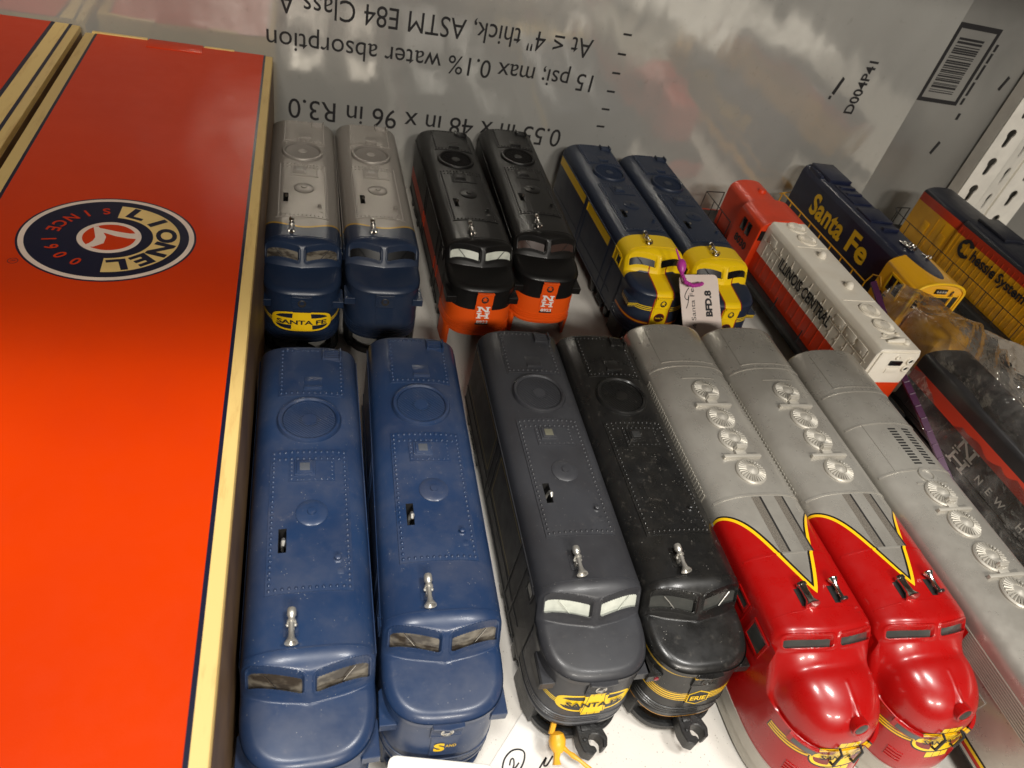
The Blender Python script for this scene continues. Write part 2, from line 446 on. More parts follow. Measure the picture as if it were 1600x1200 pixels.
# cream sector carrying the name on the emblem's own upper half (turned to +x)
build(disc(LX, LY, 3.72, 3.46, zz + .006, 64, (2.28, 2.12), -88, 88), 'emblem_sector', M['logo_cream'], lg, 0)
build(disc(LX, LY, 1.66, 1.62, zz + .006), 'emblem_ring', M['logo_white'], lg, 0)
build(disc(LX, LY, 1.38, 1.34, zz + .012), 'emblem_centre', M['orange_card'], lg, 0)
def arcword(word, r, ang, step, h, m, name, wide=1.0, off=.02):
    w = MB()
    for i, ch in enumerate(word):
        if ch == ' ': continue
        a = math.radians(ang[i] if isinstance(ang, (list, tuple)) else ang + step * i)
        ur = (math.cos(a), math.sin(a)); ut = (math.sin(a), -math.cos(a))     # outward, clockwise
        if r < 0: pass
        rr = abs(r)
        if r > 0: fn = lambda p, q, ur=ur, ut=ut: (LX + ur[0] * (rr + q) + ut[0] * p, LY + (ur[1] * (rr + q) + ut[1] * p) * .94, zz + .014)
        else: fn = lambda p, q, ur=ur, ut=ut: (LX + ur[0] * (rr - q) - ut[0] * p, LY + (ur[1] * (rr - q) - ut[1] * p) * .94, zz + .014)
        v, f, hh, ww = text_geo(ch, 1, off); text(w, ch, h, fn, ww / hh * h * wide, off)
    build(w, name, m, lg, 0)
arcword('LIONEL', 3.0, [68, 40, 10, -20, -48, -74], 0, 1.15, M['navy_print'], 'emblem_lettering', 1.35, .045)
arcword('SINCE', -3.0, [102, 122, 140, 156, 169], 0, .72, M['orange_card'], 'emblem_lettering', .95, .02)
arcword('1900', -3.0, [191, 207, 226, 246], 0, .72, M['orange_card'], 'emblem_lettering', .95, .02)
# pale swoosh inside the emblem
w = MB()
def ribbon(pts, wd, z):
    m = MB()
    for i, p in enumerate(pts):
        q = Vector(pts[min(i + 1, len(pts) - 1)]) - Vector(pts[max(i - 1, 0)]); q.normalize(); nn = Vector((-q.y, q.x))
        wi = wd[i] if isinstance(wd, (list, tuple)) else wd
        m.v += [(p[0] + nn.x * wi / 2, p[1] + nn.y * wi / 2, z), (p[0] - nn.x * wi / 2, p[1] - nn.y * wi / 2, z)]
    for i in range(len(pts) - 1): m.f.append((2 * i, 2 * i + 1, 2 * i + 3, 2 * i + 2))
    return m
sw = [(-11.4, 5.9), (-11.05, 6.05), (-10.75, 6.4), (-10.72, 6.9), (-10.95, 7.5), (-11.15, 7.95)]
w = ribbon(sw, [.12, .45, .62, .55, .4, .25], zz + .018)
w.merge(ribbon([(-11.2, 7.85), (-10.6, 7.55), (-9.9, 7.3), (-9.3, 7.18), (-8.85, 7.2)], [.12, .38, .48, .52, .6], zz + .022))
build(w, 'emblem_mark', M['logo_white'], lg, 0)
w = MB(); text(w, 'R', .22, lambda a, b: (-14.42 + b, 4.15 - a, zz + .004)); w.merge(disc(-14.42, 4.15, .26, .26, zz + .002, 24, (.22, .22)))
build(w, 'registered_mark', M['navy_print'], bx, 0)

# ------------------------------------------------------------------ ALCO style cab unit
W = 2.9; SILL = 1.75; YR = 6.5
def prof(x):
    t = min(abs(x) / W, 1.0); return 6.9 + 1.5 * (1 - t ** 3.2) ** .36
def pnorm(x):
    e = .02; xa = max(-W + e, min(W - e, x)); d = (prof(xa + e) - prof(xa - e)) / (2 * e); v = Vector((-d, 0, 1)); return v.normalized()
Y0 = -14.8; DN = 2.95; NN = 2.85
def yb(x): return -14.42 + .62 * (math.sqrt(x * x + .004) / 2.6)
def plan_rho(x, y):
    if y > Y0: return abs(x) / W
    return ((abs(x) / W) ** NN + ((Y0 - y) / DN) ** NN) ** (1 / NN)
def hwid(y):
    if y > Y0: return W
    return W * max(0, 1 - ((Y0 - y) / DN) ** NN) ** (1 / NN)
WX0, WX1, WT0, WT1 = .27, 2.58, .15, .86
def wind_t(x, y): return (yb(x) - y) / .62
def rrect(px, py, cx, cy, hx, hy, r):
    dx = max(abs(px - cx) - hx + r, 0); dy = max(abs(py - cy) - hy + r, 0); ins = min(max(abs(px - cx) - hx + r, abs(py - cy) - hy + r), 0)
    return math.hypot(dx, dy) + ins - r
def win_sd(x, y):        # signed distance (cm) to the window outline on the slanted pane
    t = wind_t(x, y) * 1.25
    cx = (WX0 + WX1) / 2; hy = (WT1 - WT0) / 2 * 1.25 - .07 * (abs(x) - cx) * 0
    return rrect(abs(x), t, cx, (WT0 + WT1) / 2 * 1.25, (WX1 - WX0) / 2, hy, .14)
def lidz(x, y):
    z = 6.66 - .10 * max(0, -14.8 - y) - .018 * x * x - .012 * max(0, -14.8 - y) ** 2
    d = (1 - plan_rho(x, y)) * 2.9; r = .50
    if d < r: z -= (r - math.sqrt(max(0, r * r - (r - d) ** 2))) * 1.0
    return z
def frontz(x, y, recess=True):
    t = max(0, (-13.5 - y) / .9); tb = max(0, (-13.5 - yb(x)) / .9)
    roof = prof(x) - .36 * t * t
    zb = prof(x) - .36 * tb * tb
    wind = zb + (y - yb(x)) * 1.9
    h = smin(roof, wind, .09)
    if recess and y < yb(x) + .1:
        sd = win_sd(x, y)
        h += .13 * math.exp(-((sd - .08) / .06) ** 2)
        h -= .36 * sstep(.02, -.05, sd)
    return smax(h, lidz(x, y), .06)
def wall_D(z):    # nose front bulges forward towards the bottom
    return DN * .975 + .42 * sstep(5.8, 2.6, z)
def wally(x, z, n=NN):
    t = min(abs(x) / (W * .985), .9999); return Y0 - wall_D(z) * (1 - t ** n) ** (1 / n)
def wallp(x, z):
    y = wally(x, z); e = .02; a = wally(min(abs(x) + e, W * .98), z); b = wally(max(abs(x) - e, 0), z)
    dy = (a - b) / (2 * e) * (1 if x >= 0 else -1); v = Vector((dy, -1, 0)); v.normalize(); return (x, y, z), v
def alco_meshes():
    D = {}
    # --- shell
    m = MB()
    n = 36; xs = [W * math.sin(math.pi / 2 * (-1 + 2 * i / n)) for i in range(n + 1)] + [-1.46, -1.08]
    xs = sorted(xs)
    prof_pts = [(-W, SILL), (-W, 4.3), (-W, 6.2)] + [(x, prof(x)) for x in xs] + [(W, 6.2), (W, 4.3), (W, SILL)]
    ys = [YR, YR - .06, YR - .2, 3, -3, -7.25, -8.62, -11, -13.0]
    dro = {0: .16, 1: .05, 2: 0}
    us = list(range(len(prof_pts)))
    def hf(u, v):
        x, z = prof_pts[u]; dz = dro.get(v, 0); k = 1 - dz * .12
        return (x * k, ys[v], z - (dz if z > 6.5 else 0))
    base = len(m.v)
    for v in range(len(ys)):
        for u in us: m.v.append(hf(u, v))
    nu = len(us)
    for v in range(len(ys) - 1):
        for u in range(nu - 1):
            xc = (prof_pts[u][0] + prof_pts[u + 1][0]) / 2; yc = (ys[v] + ys[v + 1]) / 2
            if prof_pts[u][1] > 7.5 and -1.46 < xc < -1.08 and -8.62 < yc < -7.25: continue
            a = base + v * nu + u; m.f.append((a, a + 1, a + nu + 1, a + nu))
    m.f.append(tuple(range(base, base + nu)))
    # --- cab front and nose lid as one height field over the plan
    uu = sorted(set([-1 + 2 * i / 140 for i in range(141)] + [s * (1 - .014 * k * k / 9) for k in range(0, 3) for s in (-1, 1)]))
    rows = frange(-13.0, -13.5, 5) + frange(-13.52, -15.15, 48) + frange(-15.25, -16.9, 14)
    rows += [Y0 - DN * math.sin(q) for q in frange(math.asin((16.98 - 14.8) / DN), math.asin(.99995), 18)]
    m.grid(lambda u, y: (u * hwid(y), y, frontz(u * hwid(y), y)), uu, rows)
    for sg in (-1, 1):
        m.grid(lambda u, y: (sg * hwid(y) * .9985, y, max(frontz(hwid(y), y), 5.9) if u > .5 else 5.82), [0, 1], rows)
    # rim under the lid edge
    rim = []
    th = frange(0, math.pi, 72)
    def outl(t, k=1.0, d=DN):
        c, s = math.cos(t), math.sin(t)
        x = W * k * math.copysign(abs(c) ** (2 / NN), c); y = Y0 - d * abs(s) ** (2 / NN); return x, y
    def ringrow(z, k, d): return [(W * k, -12.9, z)] + [(*outl(t, k, d), z) for t in th] + [(-W * k, -12.9, z)]
    levels = [(6.04, .998, DN), (5.80, .998, DN), (5.72, .985, DN * .965)]
    for z in (5.2, 4.6, 4.0, 3.5): levels.append((z, .985, wall_D(z)))
    for z in (2.82, 2.62, 2.42):
        d = wall_D(z); levels += [(z + .06, .985, d), (z + .04, .997, d + .05), (z - .07, .997, d + .05), (z - .09, .985, d)]
    levels += [(2.2, .985, wall_D(2.4)), (2.15, 1.0, wall_D(2.4) + .08), (1.95, 1.0, wall_D(2.4) + .08), (1.9, .95, wall_D(2.4) - .1)]
    rr = [ringrow(*l) for l in levels]; b0 = len(m.v); nr = len(rr[0])
    for r in rr: m.v += r
    for j in range(len(rr) - 1):
        for i in range(nr - 1):
            a = b0 + j * nr + i; m.f.append((a, a + 1, a + nr + 1, a + nr))
    # cab cheeks closing the side below the windscreen edge
    for sgn in (-1, 1):
        b1 = len(m.v)
        m.v += [(sgn * W, -13.0, 6.9), (sgn * W, -13.75, 6.9), (sgn * W, -14.35, 6.0), (sgn * W, -14.35, SILL), (sgn * W, -13.0, SILL)]
        m.f.append((b1, b1 + 1, b1 + 2, b1 + 3, b1 + 4))
    D['body'] = ('paint', m.mesh('alco_body', 40))
    # --- roof details
    P = lambda x, y: ((x, y, prof(x)), pnorm(x))
    m = MB().slab(P, frange(-1.72, 2.0, 16), frange(2.05, 6.2, 3), .06); D['roof_panel'] = ('paint', m.mesh('panel', 30))
    m = MB()
    xs2 = [x for x in frange(-1.96, 1.98, 18)] + [-1.46, -1.08]; xs2.sort(); ys2 = [-10.8, -8.62, -7.25, -6, -4, -2.15]
    pv = {}
    for j, y in enumerate(ys2):
        for i, x in enumerate(xs2):
            p, nn = P(x, y); pv[(i, j)] = len(m.v); m.v.append(tuple(Vector(p) + nn * .06))
    for j in range(len(ys2) - 1):
        for i in range(len(xs2) - 1):
            xc, yc = (xs2[i] + xs2[i + 1]) / 2, (ys2[j] + ys2[j + 1]) / 2
            if -1.46 < xc < -1.08 and -8.62 < yc < -7.25: continue
            m.f.append((pv[i, j], pv[i + 1, j], pv[i + 1, j + 1], pv[i, j + 1]))
    edge = [(i, 0) for i in range(len(xs2))] + [(len(xs2) - 1, j) for j in range(1, len(ys2))] + [(i, len(ys2) - 1) for i in range(len(xs2) - 2, -1, -1)] + [(0, j) for j in range(len(ys2) - 2, 0, -1)]
    for k in range(len(edge)):
        a, b = edge[k], edge[(k + 1) % len(edge)]; n0 = len(m.v)
        va, vb = m.v[pv[a]], m.v[pv[b]]; m.v += [(va[0], va[1], va[2] - .08), (vb[0], vb[1], vb[2] - .08)]
        m.f.append((pv[a], pv[b], n0 + 1, n0))
    D['roof_panel.2'] = ('paint', m.mesh('panel', 30))
    m = MB().slab(P, frange(-1.02, 1.28, 8), frange(-4.38, -3.0, 1), .11); D['hatch_base'] = ('paint', m.mesh('hatch_base', 30))
    m = MB()
    for (a, b, c, d, h) in ((-.78, .30, -4.0, -3.0, .20), (-.66, .18, -3.9, -3.1, .27)): m.box(a, b, c, d, 8.2, 8.38 + h, .035)
    D['roof_hatch'] = ('paint', m.mesh('hatch', 30))
    D['hatch_plate'] = ('hatch', MB().box(-.50, .02, -3.76, -3.24, 8.5, 8.668, .02).mesh('hatch_plate', 30))
    m = MB().box(-.30, .73, 2.62, 3.62, 8.2, 8.48, .03).box(-.30, .73, 2.54, 2.70, 8.2, 8.62, .03); D['roof_vent'] = ('paint', m.mesh('vent', 30))
    m = MB()
    for x in (.78, 1.80): m.box(x, x + .12, 5.15, 6.0, 7.9, 8.72, .03)
    for k in range(5): m.box(.9, 1.78, 5.2 + k * .17, 5.28 + k * .17, 8.0, 8.58, .02)
    m.box(.8, 1.86, 5.1, 6.05, 7.9, 8.40, .02)
    D['rear_louver'] = ('paint', m.mesh('louver', 30))
    m = MB()
    def rivet(x, y):
        z = prof(x) + .05
        m.lathe([(.10, -.03), (.085, .045), (.04, .085), (0, .09)], 6, (x, y, z), pnorm(x))
    for y in frange(2.25, 6.0, 11): rivet(-1.56, y); rivet(1.85, y)
    for x in frange(-1.3, 1.6, 9): rivet(x, 2.25)
    for x in frange(-1.3, .5, 6): rivet(x, 6.0)
    for y in frange(-10.6, -2.35, 26): rivet(-1.80, y); rivet(1.82, y)
    for x in frange(-1.52, 1.54, 10): rivet(x, -10.6); rivet(x, -2.35); rivet(x, -2.82)
    for y in frange(-4.2, -3.1, 4): rivet(-.90, y); rivet(1.16, y)
    for x in frange(-.6, .9, 5): rivet(x, -4.24)
    D['rivets'] = ('paint', m.mesh('rivets', 60))
    m = MB().lathe([(1.76, -.25), (1.76, .02), (1.68, .17), (1.57, .19), (1.47, .11), (1.45, -.2)], 48, (0, .1, 8.40)); D['fan_ring'] = ('paint', m.mesh('fan_ring', 40))
    m = MB().lathe([(1.5, -.14), (1.44, -.06), (1.0, -.02), (.5, .0), (0, .0)], 40, (0, .1, 8.40)); D['fan_screen'] = ('dark', m.mesh('fan_screen', 40))
    m = MB()
    for k in range(-12, 13):
        d = k * .114; h = math.sqrt(max(0, 1.42 ** 2 - d * d)); a = math.radians(32)
        dx, dy = math.cos(a), math.sin(a); pts = []
        for q in (-h, -h / 2, 0, h / 2, h):
            x, y = q * dx - d * dy, q * dy + d * dx; r = math.hypot(x, y); pts.append((x, .1 + y, 8.40 + .062 - .05 * (r / 1.4) ** 2))
        m.tube(pts, .038, 4, caps=False)
    m.lathe([(.42, .0), (.40, .10), (0, .105)], 20, (0, .1, 8.40))
    D['fan_grille'] = ('paint', m.mesh('fan_grille', 50))
    m = MB().lathe([(.80, -.06), (.79, .10), (.72, .14), (.45, .17), (.25, .19), (.22, .19), (.20, .27), (.0, .28)], 32, (.1, -6.4, 8.40)); D['exhaust_disc'] = ('paint', m.mesh('exhaust_disc', 40))
    m = MB().lathe([(.22, -.1), (.22, .10), (.14, .13), (.14, .30), (.08, .34), (0, .34)], 16, (1.3, -9.15, 8.35)).box(1.18, 1.56, -9.95, -9.6, 8.2, 8.42, .02); D['roof_knob'] = ('paint', m.mesh('roof_knob', 40))
    m = MB().box(-1.46, -1.08, -8.62, -7.25, 7.4, 7.45).box(-1.47, -1.455, -8.62, -7.25, 7.4, 8.36).box(-1.085, -1.07, -8.62, -7.25, 7.4, 8.36).box(-1.46, -1.08, -8.64, -8.61, 7.4, 8.40).box(-1.46, -1.08, -7.26, -7.23, 7.4, 8.40)
    D['lever_slot'] = ('dark', m.mesh('lever_slot', 0))
    D['lever_slot_liner'] = None
    del D['lever_slot_liner']
    m = MB().tube([(-1.28, -7.95, 7.6), (-1.27, -7.9, 8.2), (-1.22, -8.0, 8.62), (-1.22, -8.25, 8.78), (-1.24, -8.45, 8.72)], [.08, .08, .09, .11, .07], 8)
    D['reverse_lever'] = ('horn', m.mesh('lever', 40))
    D['roof_seam'] = ('paint', MB().slab(P, frange(-2.7, 2.7, 24), [-13.48, -13.43], .03).mesh('roof_seam', 40))
    # horn
    hx, hz = -.78, 8.78
    m = MB().lathe([(.0, -1.52), (.17, -1.50), (.20, -1.42), (.20, -1.16), (.15, -1.10), (.15, -.95), (.20, -.93), (.20, -.86), (.12, -.84), (.105, -.4), (.15, -.16), (.24, -.02), (.29, .05), (.29, .10), (.23, .09), (.14, -.04), (0, -.06)], 20, (hx, -13.3, hz), (0, -1, -.05))
    m.box(hx - .13, hx + .13, -12.75, -12.25, 8.1, hz - .05, .03)
    for s in (-.2, .2): m.lathe([(0, -.03), (.08, -.03), (.08, .05), (0, .07)], 10, (hx + s * .8, -12.5, hz - .12), (0, 0, 1))
    D['horn'] = ('horn', m.mesh('horn', 40))
    m = MB().slab(lambda x, y: ((x, y, prof(x)), pnorm(x)), frange(hx - .34, hx + .3, 3), [-12.9, -12.0], .03); D['horn_pad'] = ('paint', m.mesh('horn_pad', 30))
    # windscreen panes, wipers
    for s, nm in ((-1, 'windscreen_pane'), (1, 'windscreen_pane.2')):
        def wp(u, t):
            x = s * u; y = yb(x) - t * .62; return (x, y + .03, frontz(x, y, False) - .23)
        m = MB().grid(wp, frange(WX0 - .05, WX1 + .05, 8), frange(WT0 - .06, WT1 + .06, 4)); D[nm] = ('pane', m.mesh('pane', 60))
        def wq(u, t):
            x = s * u; y = yb(x) - t * .62; return (x, y - .03, frontz(x, y, False) - .15)
        m = MB().tube([wq(1.95, .26), wq(1.65, .5), wq(1.3, .8)], .026, 6); D['wiper' if s < 0 else 'wiper.2'] = ('wiper', m.mesh('wiper', 40))
    # headlight housing and number plate on the nose front
    m = MB().slab(wallp, frange(-.74, .74, 8), frange(4.85, 5.86, 1), .10)
    for k in range(6):
        z = 4.95 + k * .14; m.slab(wallp, frange(-.70, .70, 6), [z, z + .06], .135)
    D['headlight_panel'] = ('paint', m.mesh('headlight_panel', 30))
    m = MB().slab(wallp, frange(-.64, .64, 8), frange(3.35, 4.78, 1), .06); D['number_plate'] = ('paint', m.mesh('number_plate', 30))
    yh = wally(0, 5.3) - .1
    m = MB().lathe([(.30, -.05), (.30, .06), (.25, .08), (.21, .03), (.0, -.0)], 24, (0, yh, 5.34), (0, -1, .12)); D['headlight'] = ('head', m.mesh('headlight', 40))
    m = MB().prism([(-.75, -17.58), (.75, -17.58), (.72, -17.9), (.0, -18.0), (-.72, -17.9)], 5.84, 5.98, 'z', .02); D['headlight_visor'] = ('paint', m.mesh('visor', 30))
    # side boxes flanking the nose
    for s, nm in ((-1, 'marker_box'), (1, 'marker_box.2')):
        a, b = sorted((s * 2.25, s * 3.02)); m = MB().prism([(s * 2.78, -15.4), (s * 3.0, -15.6), (s * 3.02, -17.2), (s * 2.2, -17.2)], 4.55, 5.15, 'z', .03); D[nm] = ('paint', m.mesh('marker_box', 30))
    # side windows of the cab, door lines, rain strip, hand rails
    for s, nm in ((-1, ''), (1, '.2')):
        x = s * W
        m = MB()
        for (a, b, c, d) in ((-13.35, -12.25, 6.0, 6.12), (-13.35, -12.25, 6.88, 7.0), (-13.35, -13.23, 6.12, 6.88), (-12.37, -12.25, 6.12, 6.88)): m.box(min(x, x + s * .07), max(x, x + s * .07), a, b, c, d)
        D['cab_window_frame' + nm] = ('paint', m.mesh('cab_window_frame', 0))
        D['cab_window' + nm] = ('side_pane', MB().box(min(x, x + s * .02), max(x, x + s * .02), -13.24, -12.36, 6.1, 6.9).mesh('cab_window', 0))
        m = MB().box(min(x, x + s * .06), max(x, x + s * .06), -13.0, 6.4, 7.02, 7.14, .02)
        for y in (-11.6, -10.2, -3.4, -2.6): m.box(min(x, x + s * .05), max(x, x + s * .05), y - .06, y + .06, 2.0, 6.98)
        m.box(min(x, x + s * .05), max(x, x + s * .05), -13.0, 6.4, SILL, SILL + .2).box(min(x, x + s * .04), max(x, x + s * .04), -13.0, 6.4, 3.0, 3.08)
        D['side_ribs' + nm] = ('paint', m.mesh('side_ribs', 0))
    # running gear
    m = MB().box(-2.3, 2.3, -14.5, 6.3, 1.2, 1.8, .05).box(-1.9, 1.9, -6.5, -1.8, .55, 1.3, .1)
    D['underframe'] = ('under', m.mesh('underframe', 30))
    for nm, yc in (('truck', 3.0), ('truck.2', -11.3)):
        m = MB().box(-1.6, 1.6, yc - 1, yc + 1, .7, 1.3, .05)
        for s in (-1, 1):
            m.prism([(yc - 3.3, 1.35), (yc - 3.3, .75), (yc - 2.4, .55), (yc - 1.0, .95), (yc + 1.0, .95), (yc + 2.4, .55), (yc + 3.3, .75), (yc + 3.3, 1.35), (yc + 1.2, 1.6), (yc - 1.2, 1.6)], s * 2.15, s * 2.45, 'x', .04)
            for y in (yc - 2.0, yc + 2.0): m.box(min(s * 2.4, s * 2.75), max(s * 2.4, s * 2.75), y - .38, y + .38, .55, 1.35, .05)
            for y in (yc - .5, yc, yc + .5): m.lathe([(.2, 0), (.24, .1), (.2, .2), (.24, .3), (.2, .4), (.24, .5), (.2, .6)], 8, (s * 2.55, y, .75))
            m.box(min(s * 2.4, s * 2.7), max(s * 2.4, s * 2.7), yc - .9, yc + .9, .6, .75, .02)
        D[nm] = ('under', m.mesh('truck', 30))
        for i, (s, y) in enumerate(((-1, yc - 2), (-1, yc + 2), (1, yc - 2), (1, yc + 2))):
            D['%s|wheel%d' % (nm, i)] = ('wheel', MB().lathe([(0, 0), (.3, 0), (.32, .06), (.95, .1), (1.0, 0), (1.12, -.02), (1.12, -.12), (.98, -.14), (.96, -.4), (0, -.4)], 24, (s * 1.75, y, .0 + 1.12), (s, 0, 0)).mesh('wheel', 40))
    # front pilot hoop and coupler
    m = MB()
    def hoop(zlo, zhi, k, dd, th_):
        o = [(*outl(t, k, wall_D(2.4) + dd),) for t in th]; i_ = [(*outl(t, k - th_, wall_D(2.4) + dd - th_ * 2.9),) for t in th]
        b0 = len(m.v)
        for (a, b) in zip(o, i_): m.v.extend([(a[0], a[1], zlo), (a[0], a[1], zhi), (b[0], b[1], zhi), (b[0], b[1], zlo)])
        for q in range(len(th) - 1):
            for r in range(4):
                s_ = (r + 1) % 4; m.f.append((b0 + q * 4 + r, b0 + q * 4 + s_, b0 + q * 4 + 4 + s_, b0 + q * 4 + 4 + r))
    hoop(.35, .80, .93, .12, .12); hoop(.78, .92, .96, .2, .06)
    for s in (-1, 1): m.prism([(s * 2.85, -14.6), (s * 2.80, -16.3), (s * 2.55, -17.1), (s * 2.2, -17.1), (s * 2.5, -14.6)], .35, 2.0, 'z', .02)
    D['pilot_hoop'] = ('pilot', m.mesh('pilot_hoop', 35))
    for s, nm in ((-1, 'pilot_leg'), (1, 'pilot_leg.2')):
        D[nm] = ('pilot', MB().prism([(s * 2.86, -15.2), (s * 2.80, -16.6), (s * 2.62, -17.1), (s * 2.35, -17.2), (s * 2.5, -16.6), (s * 2.6, -15.2)], .15, 2.1, 'z', .02).mesh('pilot_leg', 35))
    cx, cy = .15, -18.1
    m = MB().box(cx - .5, cx + .35, -18.3, -17.2, .95, 1.55, .04)
    m.prism([(cx - .55, cy + .1), (cx + .35, cy + .1), (cx + .85, cy - .25), (cx + 1.02, cy - .75), (cx + .88, cy - 1.2), (cx + .62, cy - 1.25), (cx + .72, cy - .85), (cx + .5, cy - .55), (cx + .1, cy - .5), (cx - .08, cy - .75), (cx - .05, cy - 1.05), (cx + .2, cy - 1.1), (cx + .28, cy - 1.35), (cx - .05, cy - 1.55), (cx - .45, cy - 1.35), (cx - .6, cy - .8)], .9, 1.75, 'z', .05)
    m.lathe([(.09, 0), (.09, .12), (.0, .14)], 10, (cx - .28, cy - .75, 1.72)).box(cx - .35, cx + .2, cy - .35, cy - .05, 1.7, 1.85, .04)
    D['coupler'] = ('under', m.mesh('coupler', 30))
    return D
ALCO = alco_meshes()

# -- liveries (paint laid out in each locomotive's own coordinates)
def nose_s(c):    # distance round the nose from its centre line
    return c.x.abs() + (c.y + 18.1).mx(0.0) * .62
def cigar(c, col_, zc, hl, hh, YELL, DARK, bars=True):
    s = nose_s(c); dz = c.z - zc
    front = c.y.lt(-15.6) * c.z.lt(5.5)
    e = (s / hl) ** 3.0 + (dz.abs() / hh) ** 3.0
    out = (s / (hl * 1.06)) ** 3.0 + (dz.abs() / (hh * 1.12)) ** 3.0
    b = c.mix(out.lt(1.0) * front, col_, DARK)
    yel = e.lt(1.0)
    if bars: yel = yel.mx(s.lt(hl * .24) * dz.abs().lt(hh * 1.45))
    hol = s.gt(hl * .32) * ((s / (hl * .88)) ** 3.0 + (dz.abs() / (hh * .84)) ** 3.0).lt(1.0) * dz.abs().gt(hh * .36)
    b = c.mix(yel * front, b, YELL)
    b = c.mix(hol * front, b, DARK)
    if bars:
        b = c.mix((s - hl * .25).abs().lt(.02) * dz.abs().lt(hh * 1.45) * front, b, DARK)
        b = c.mix((c.x.abs() - hl * .09).abs().lt(.016) * dz.abs().gt(hh) * dz.abs().lt(hh * 1.45) * front, b, DARK)
    tail = s.gt(hl * .97) * s.lt(hl * 1.75) * ((dz + .05 - (s - hl) * .10).abs().lt(.17)) * ((dz - (s - hl) * .10) * 52.0).sin().gt(-.1) * c.z.lt(5.5) * c.y.lt(-15.0)
    return c.mix(tail, b, YELL)
def worn(c, base, k=.10):
    return c.mix(c.ss(c.noise(.35, 5, .6), .35, .75) * k * 3, base, c.mix(.35, base, (.30, .27, .23)))
def p_blue(c): return worn(c, c.mix(c.ss(c.noise(.2, 3), .3, .7), BLUE, lin(29, 49, 82)))
def p_char(c):
    b = c.mix(c.ss(c.noise(.3, 4), .3, .7), CHAR, lin(47, 47, 50))
    side = c.x.lt(-2.88) * c.y.gt(-10.1) * c.y.lt(6.0)
    ln = ((c.z - 6.72).abs().lt(.04)).mx((c.z - 3.5).abs().lt(.04)).mx((c.y + 3.9).abs().lt(.03) * c.z.gt(3.5) * c.z.lt(6.7)).mx((c.y + 2.1).abs().lt(.03) * c.z.gt(3.5) * c.z.lt(6.7))
    b = c.mix(c.x.abs().gt(2.87) * c.z.lt(7.0), b, BLACK)
    b = c.mix(side * ln * (c.y + 3.0).abs().gt(.85), b, lin(150, 128, 60))
    return cigar(c, b, 4.0, 2.35, .66, YEL, lin(40, 40, 43))
def p_black(c):
    b = c.mix(c.ss(c.noise(.5, 5, .65), .35, .7), lin(22, 22, 22), lin(30, 29, 27))
    s = nose_s(c); fr = c.z.lt(5.6) * c.y.lt(-15.3)
    st = ((c.z - 3.85 - s * .02).abs().lt(.30)) * ((c.z - s * .02) * 41.0).sin().gt(-.25) * c.y.lt(-16.0) * c.x.abs().gt(.62)
    b = c.mix(st, b, lin(230, 184, 26))
    b = c.mix((c.z - 5.62).abs().lt(.06) * c.y.lt(-14.6), b, lin(196, 160, 50))
    return c.mix((c.z - 1.93).abs().lt(.07) * c.y.lt(-15), b, lin(200, 140, 40))
def warbonnet_b(c, blue, silver):
    f = c.y + 12.2 - ((c.x * .85).cos() * -1.0 + 1.0) * .62
    b = c.mix(f.lt(0.0), silver, blue)
    return c.mix((f).abs().lt(.10), b, lin(186, 146, 40))
def p_silverblue(c): return worn(c, warbonnet_b(c, lin(27, 41, 64), lin(140, 134, 127)), .06)
def p_silverblue_e(c): return cigar(c, warbonnet_b(c, lin(27, 41, 64), lin(140, 134, 127)), 3.75, 2.55, .80, lin(236, 192, 18), lin(24, 30, 46), False)
def m_silver(c): return (c.y + 12.25 - ((c.x * .85).cos() * -1.0 + 1.0) * .62).gt(0.0) * .35
def p_nh(c):
    b = c.mix(c.ss(c.noise(.4, 4), .3, .7), lin(19, 18, 18), lin(24, 23, 22))
    zb = c.z.lt(4.35) * c.y.lt(-14.3)
    b = c.mix(zb, b, ORANGE)
    b = c.mix(c.x.abs().lt(.70) * c.y.lt(-16.9) * c.z.lt(5.99), b, ORANGE)
    sd = c.x.abs().gt(2.87) * c.z.gt(3.1) * c.z.lt(4.35)
    return c.mix(sd, b, lin(196, 62, 26))
def p_yel(c):
    b = c.mix(c.ss(c.noise(.3, 4), .3, .7), lin(32, 42, 62), lin(38, 46, 62))
    cab = c.y.lt(-11.5) * (c.y.gt(-14.78).mx(c.z.gt(6.75))) * c.z.gt(5.9)
    b = c.mix(cab, b, YEL)
    st = c.x.abs().lt(.78) * c.y.lt(-14.2)
    nose = c.y.lt(-14.6)
    s = nose_s(c)
    lines = nose * ((c.z - 4.72).abs().lt(.24)) * ((c.z - 4.72) * 39.0).cos().gt(.1) * c.y.lt(-15.3)
    b = c.mix(lines, b, YEL)
    low = nose * ((c.z - 3.3).abs().lt(.13))
    b = c.mix(low * (c.z - 3.3).abs().gt(.07), b, lin(150, 40, 20)); b = c.mix(low * (c.z - 3.3).abs().lt(.07), b, lin(214, 140, 20))
    edge = (c.x.abs() - .82).abs().lt(.07) * nose * c.z.gt(3.2)
    b = c.mix(edge, b, lin(150, 30, 20))
    b = c.mix(st * nose * c.z.gt(3.15), b, YEL)
    em = ((c.x / .52) ** 2.0 + ((c.z - 3.95) / .42) ** 2.0).lt(1.0) * c.y.lt(-17.0)
    b = c.mix(em, b, lin(46, 26, 24))
    b = c.mix(((c.x / .52) ** 2.0 + ((c.z - 3.95) / .42) ** 2.0 - .85).abs().lt(.14) * c.y.lt(-17.0), b, lin(140, 32, 22))
    side = c.x.abs().gt(2.6) * c.z.gt(6.05) * c.z.lt(6.95) * c.y.gt(-10.0) * c.y.lt(6.3) * (c.y + 2.9).abs().gt(.45)
    return c.mix(side, b, GOLD)
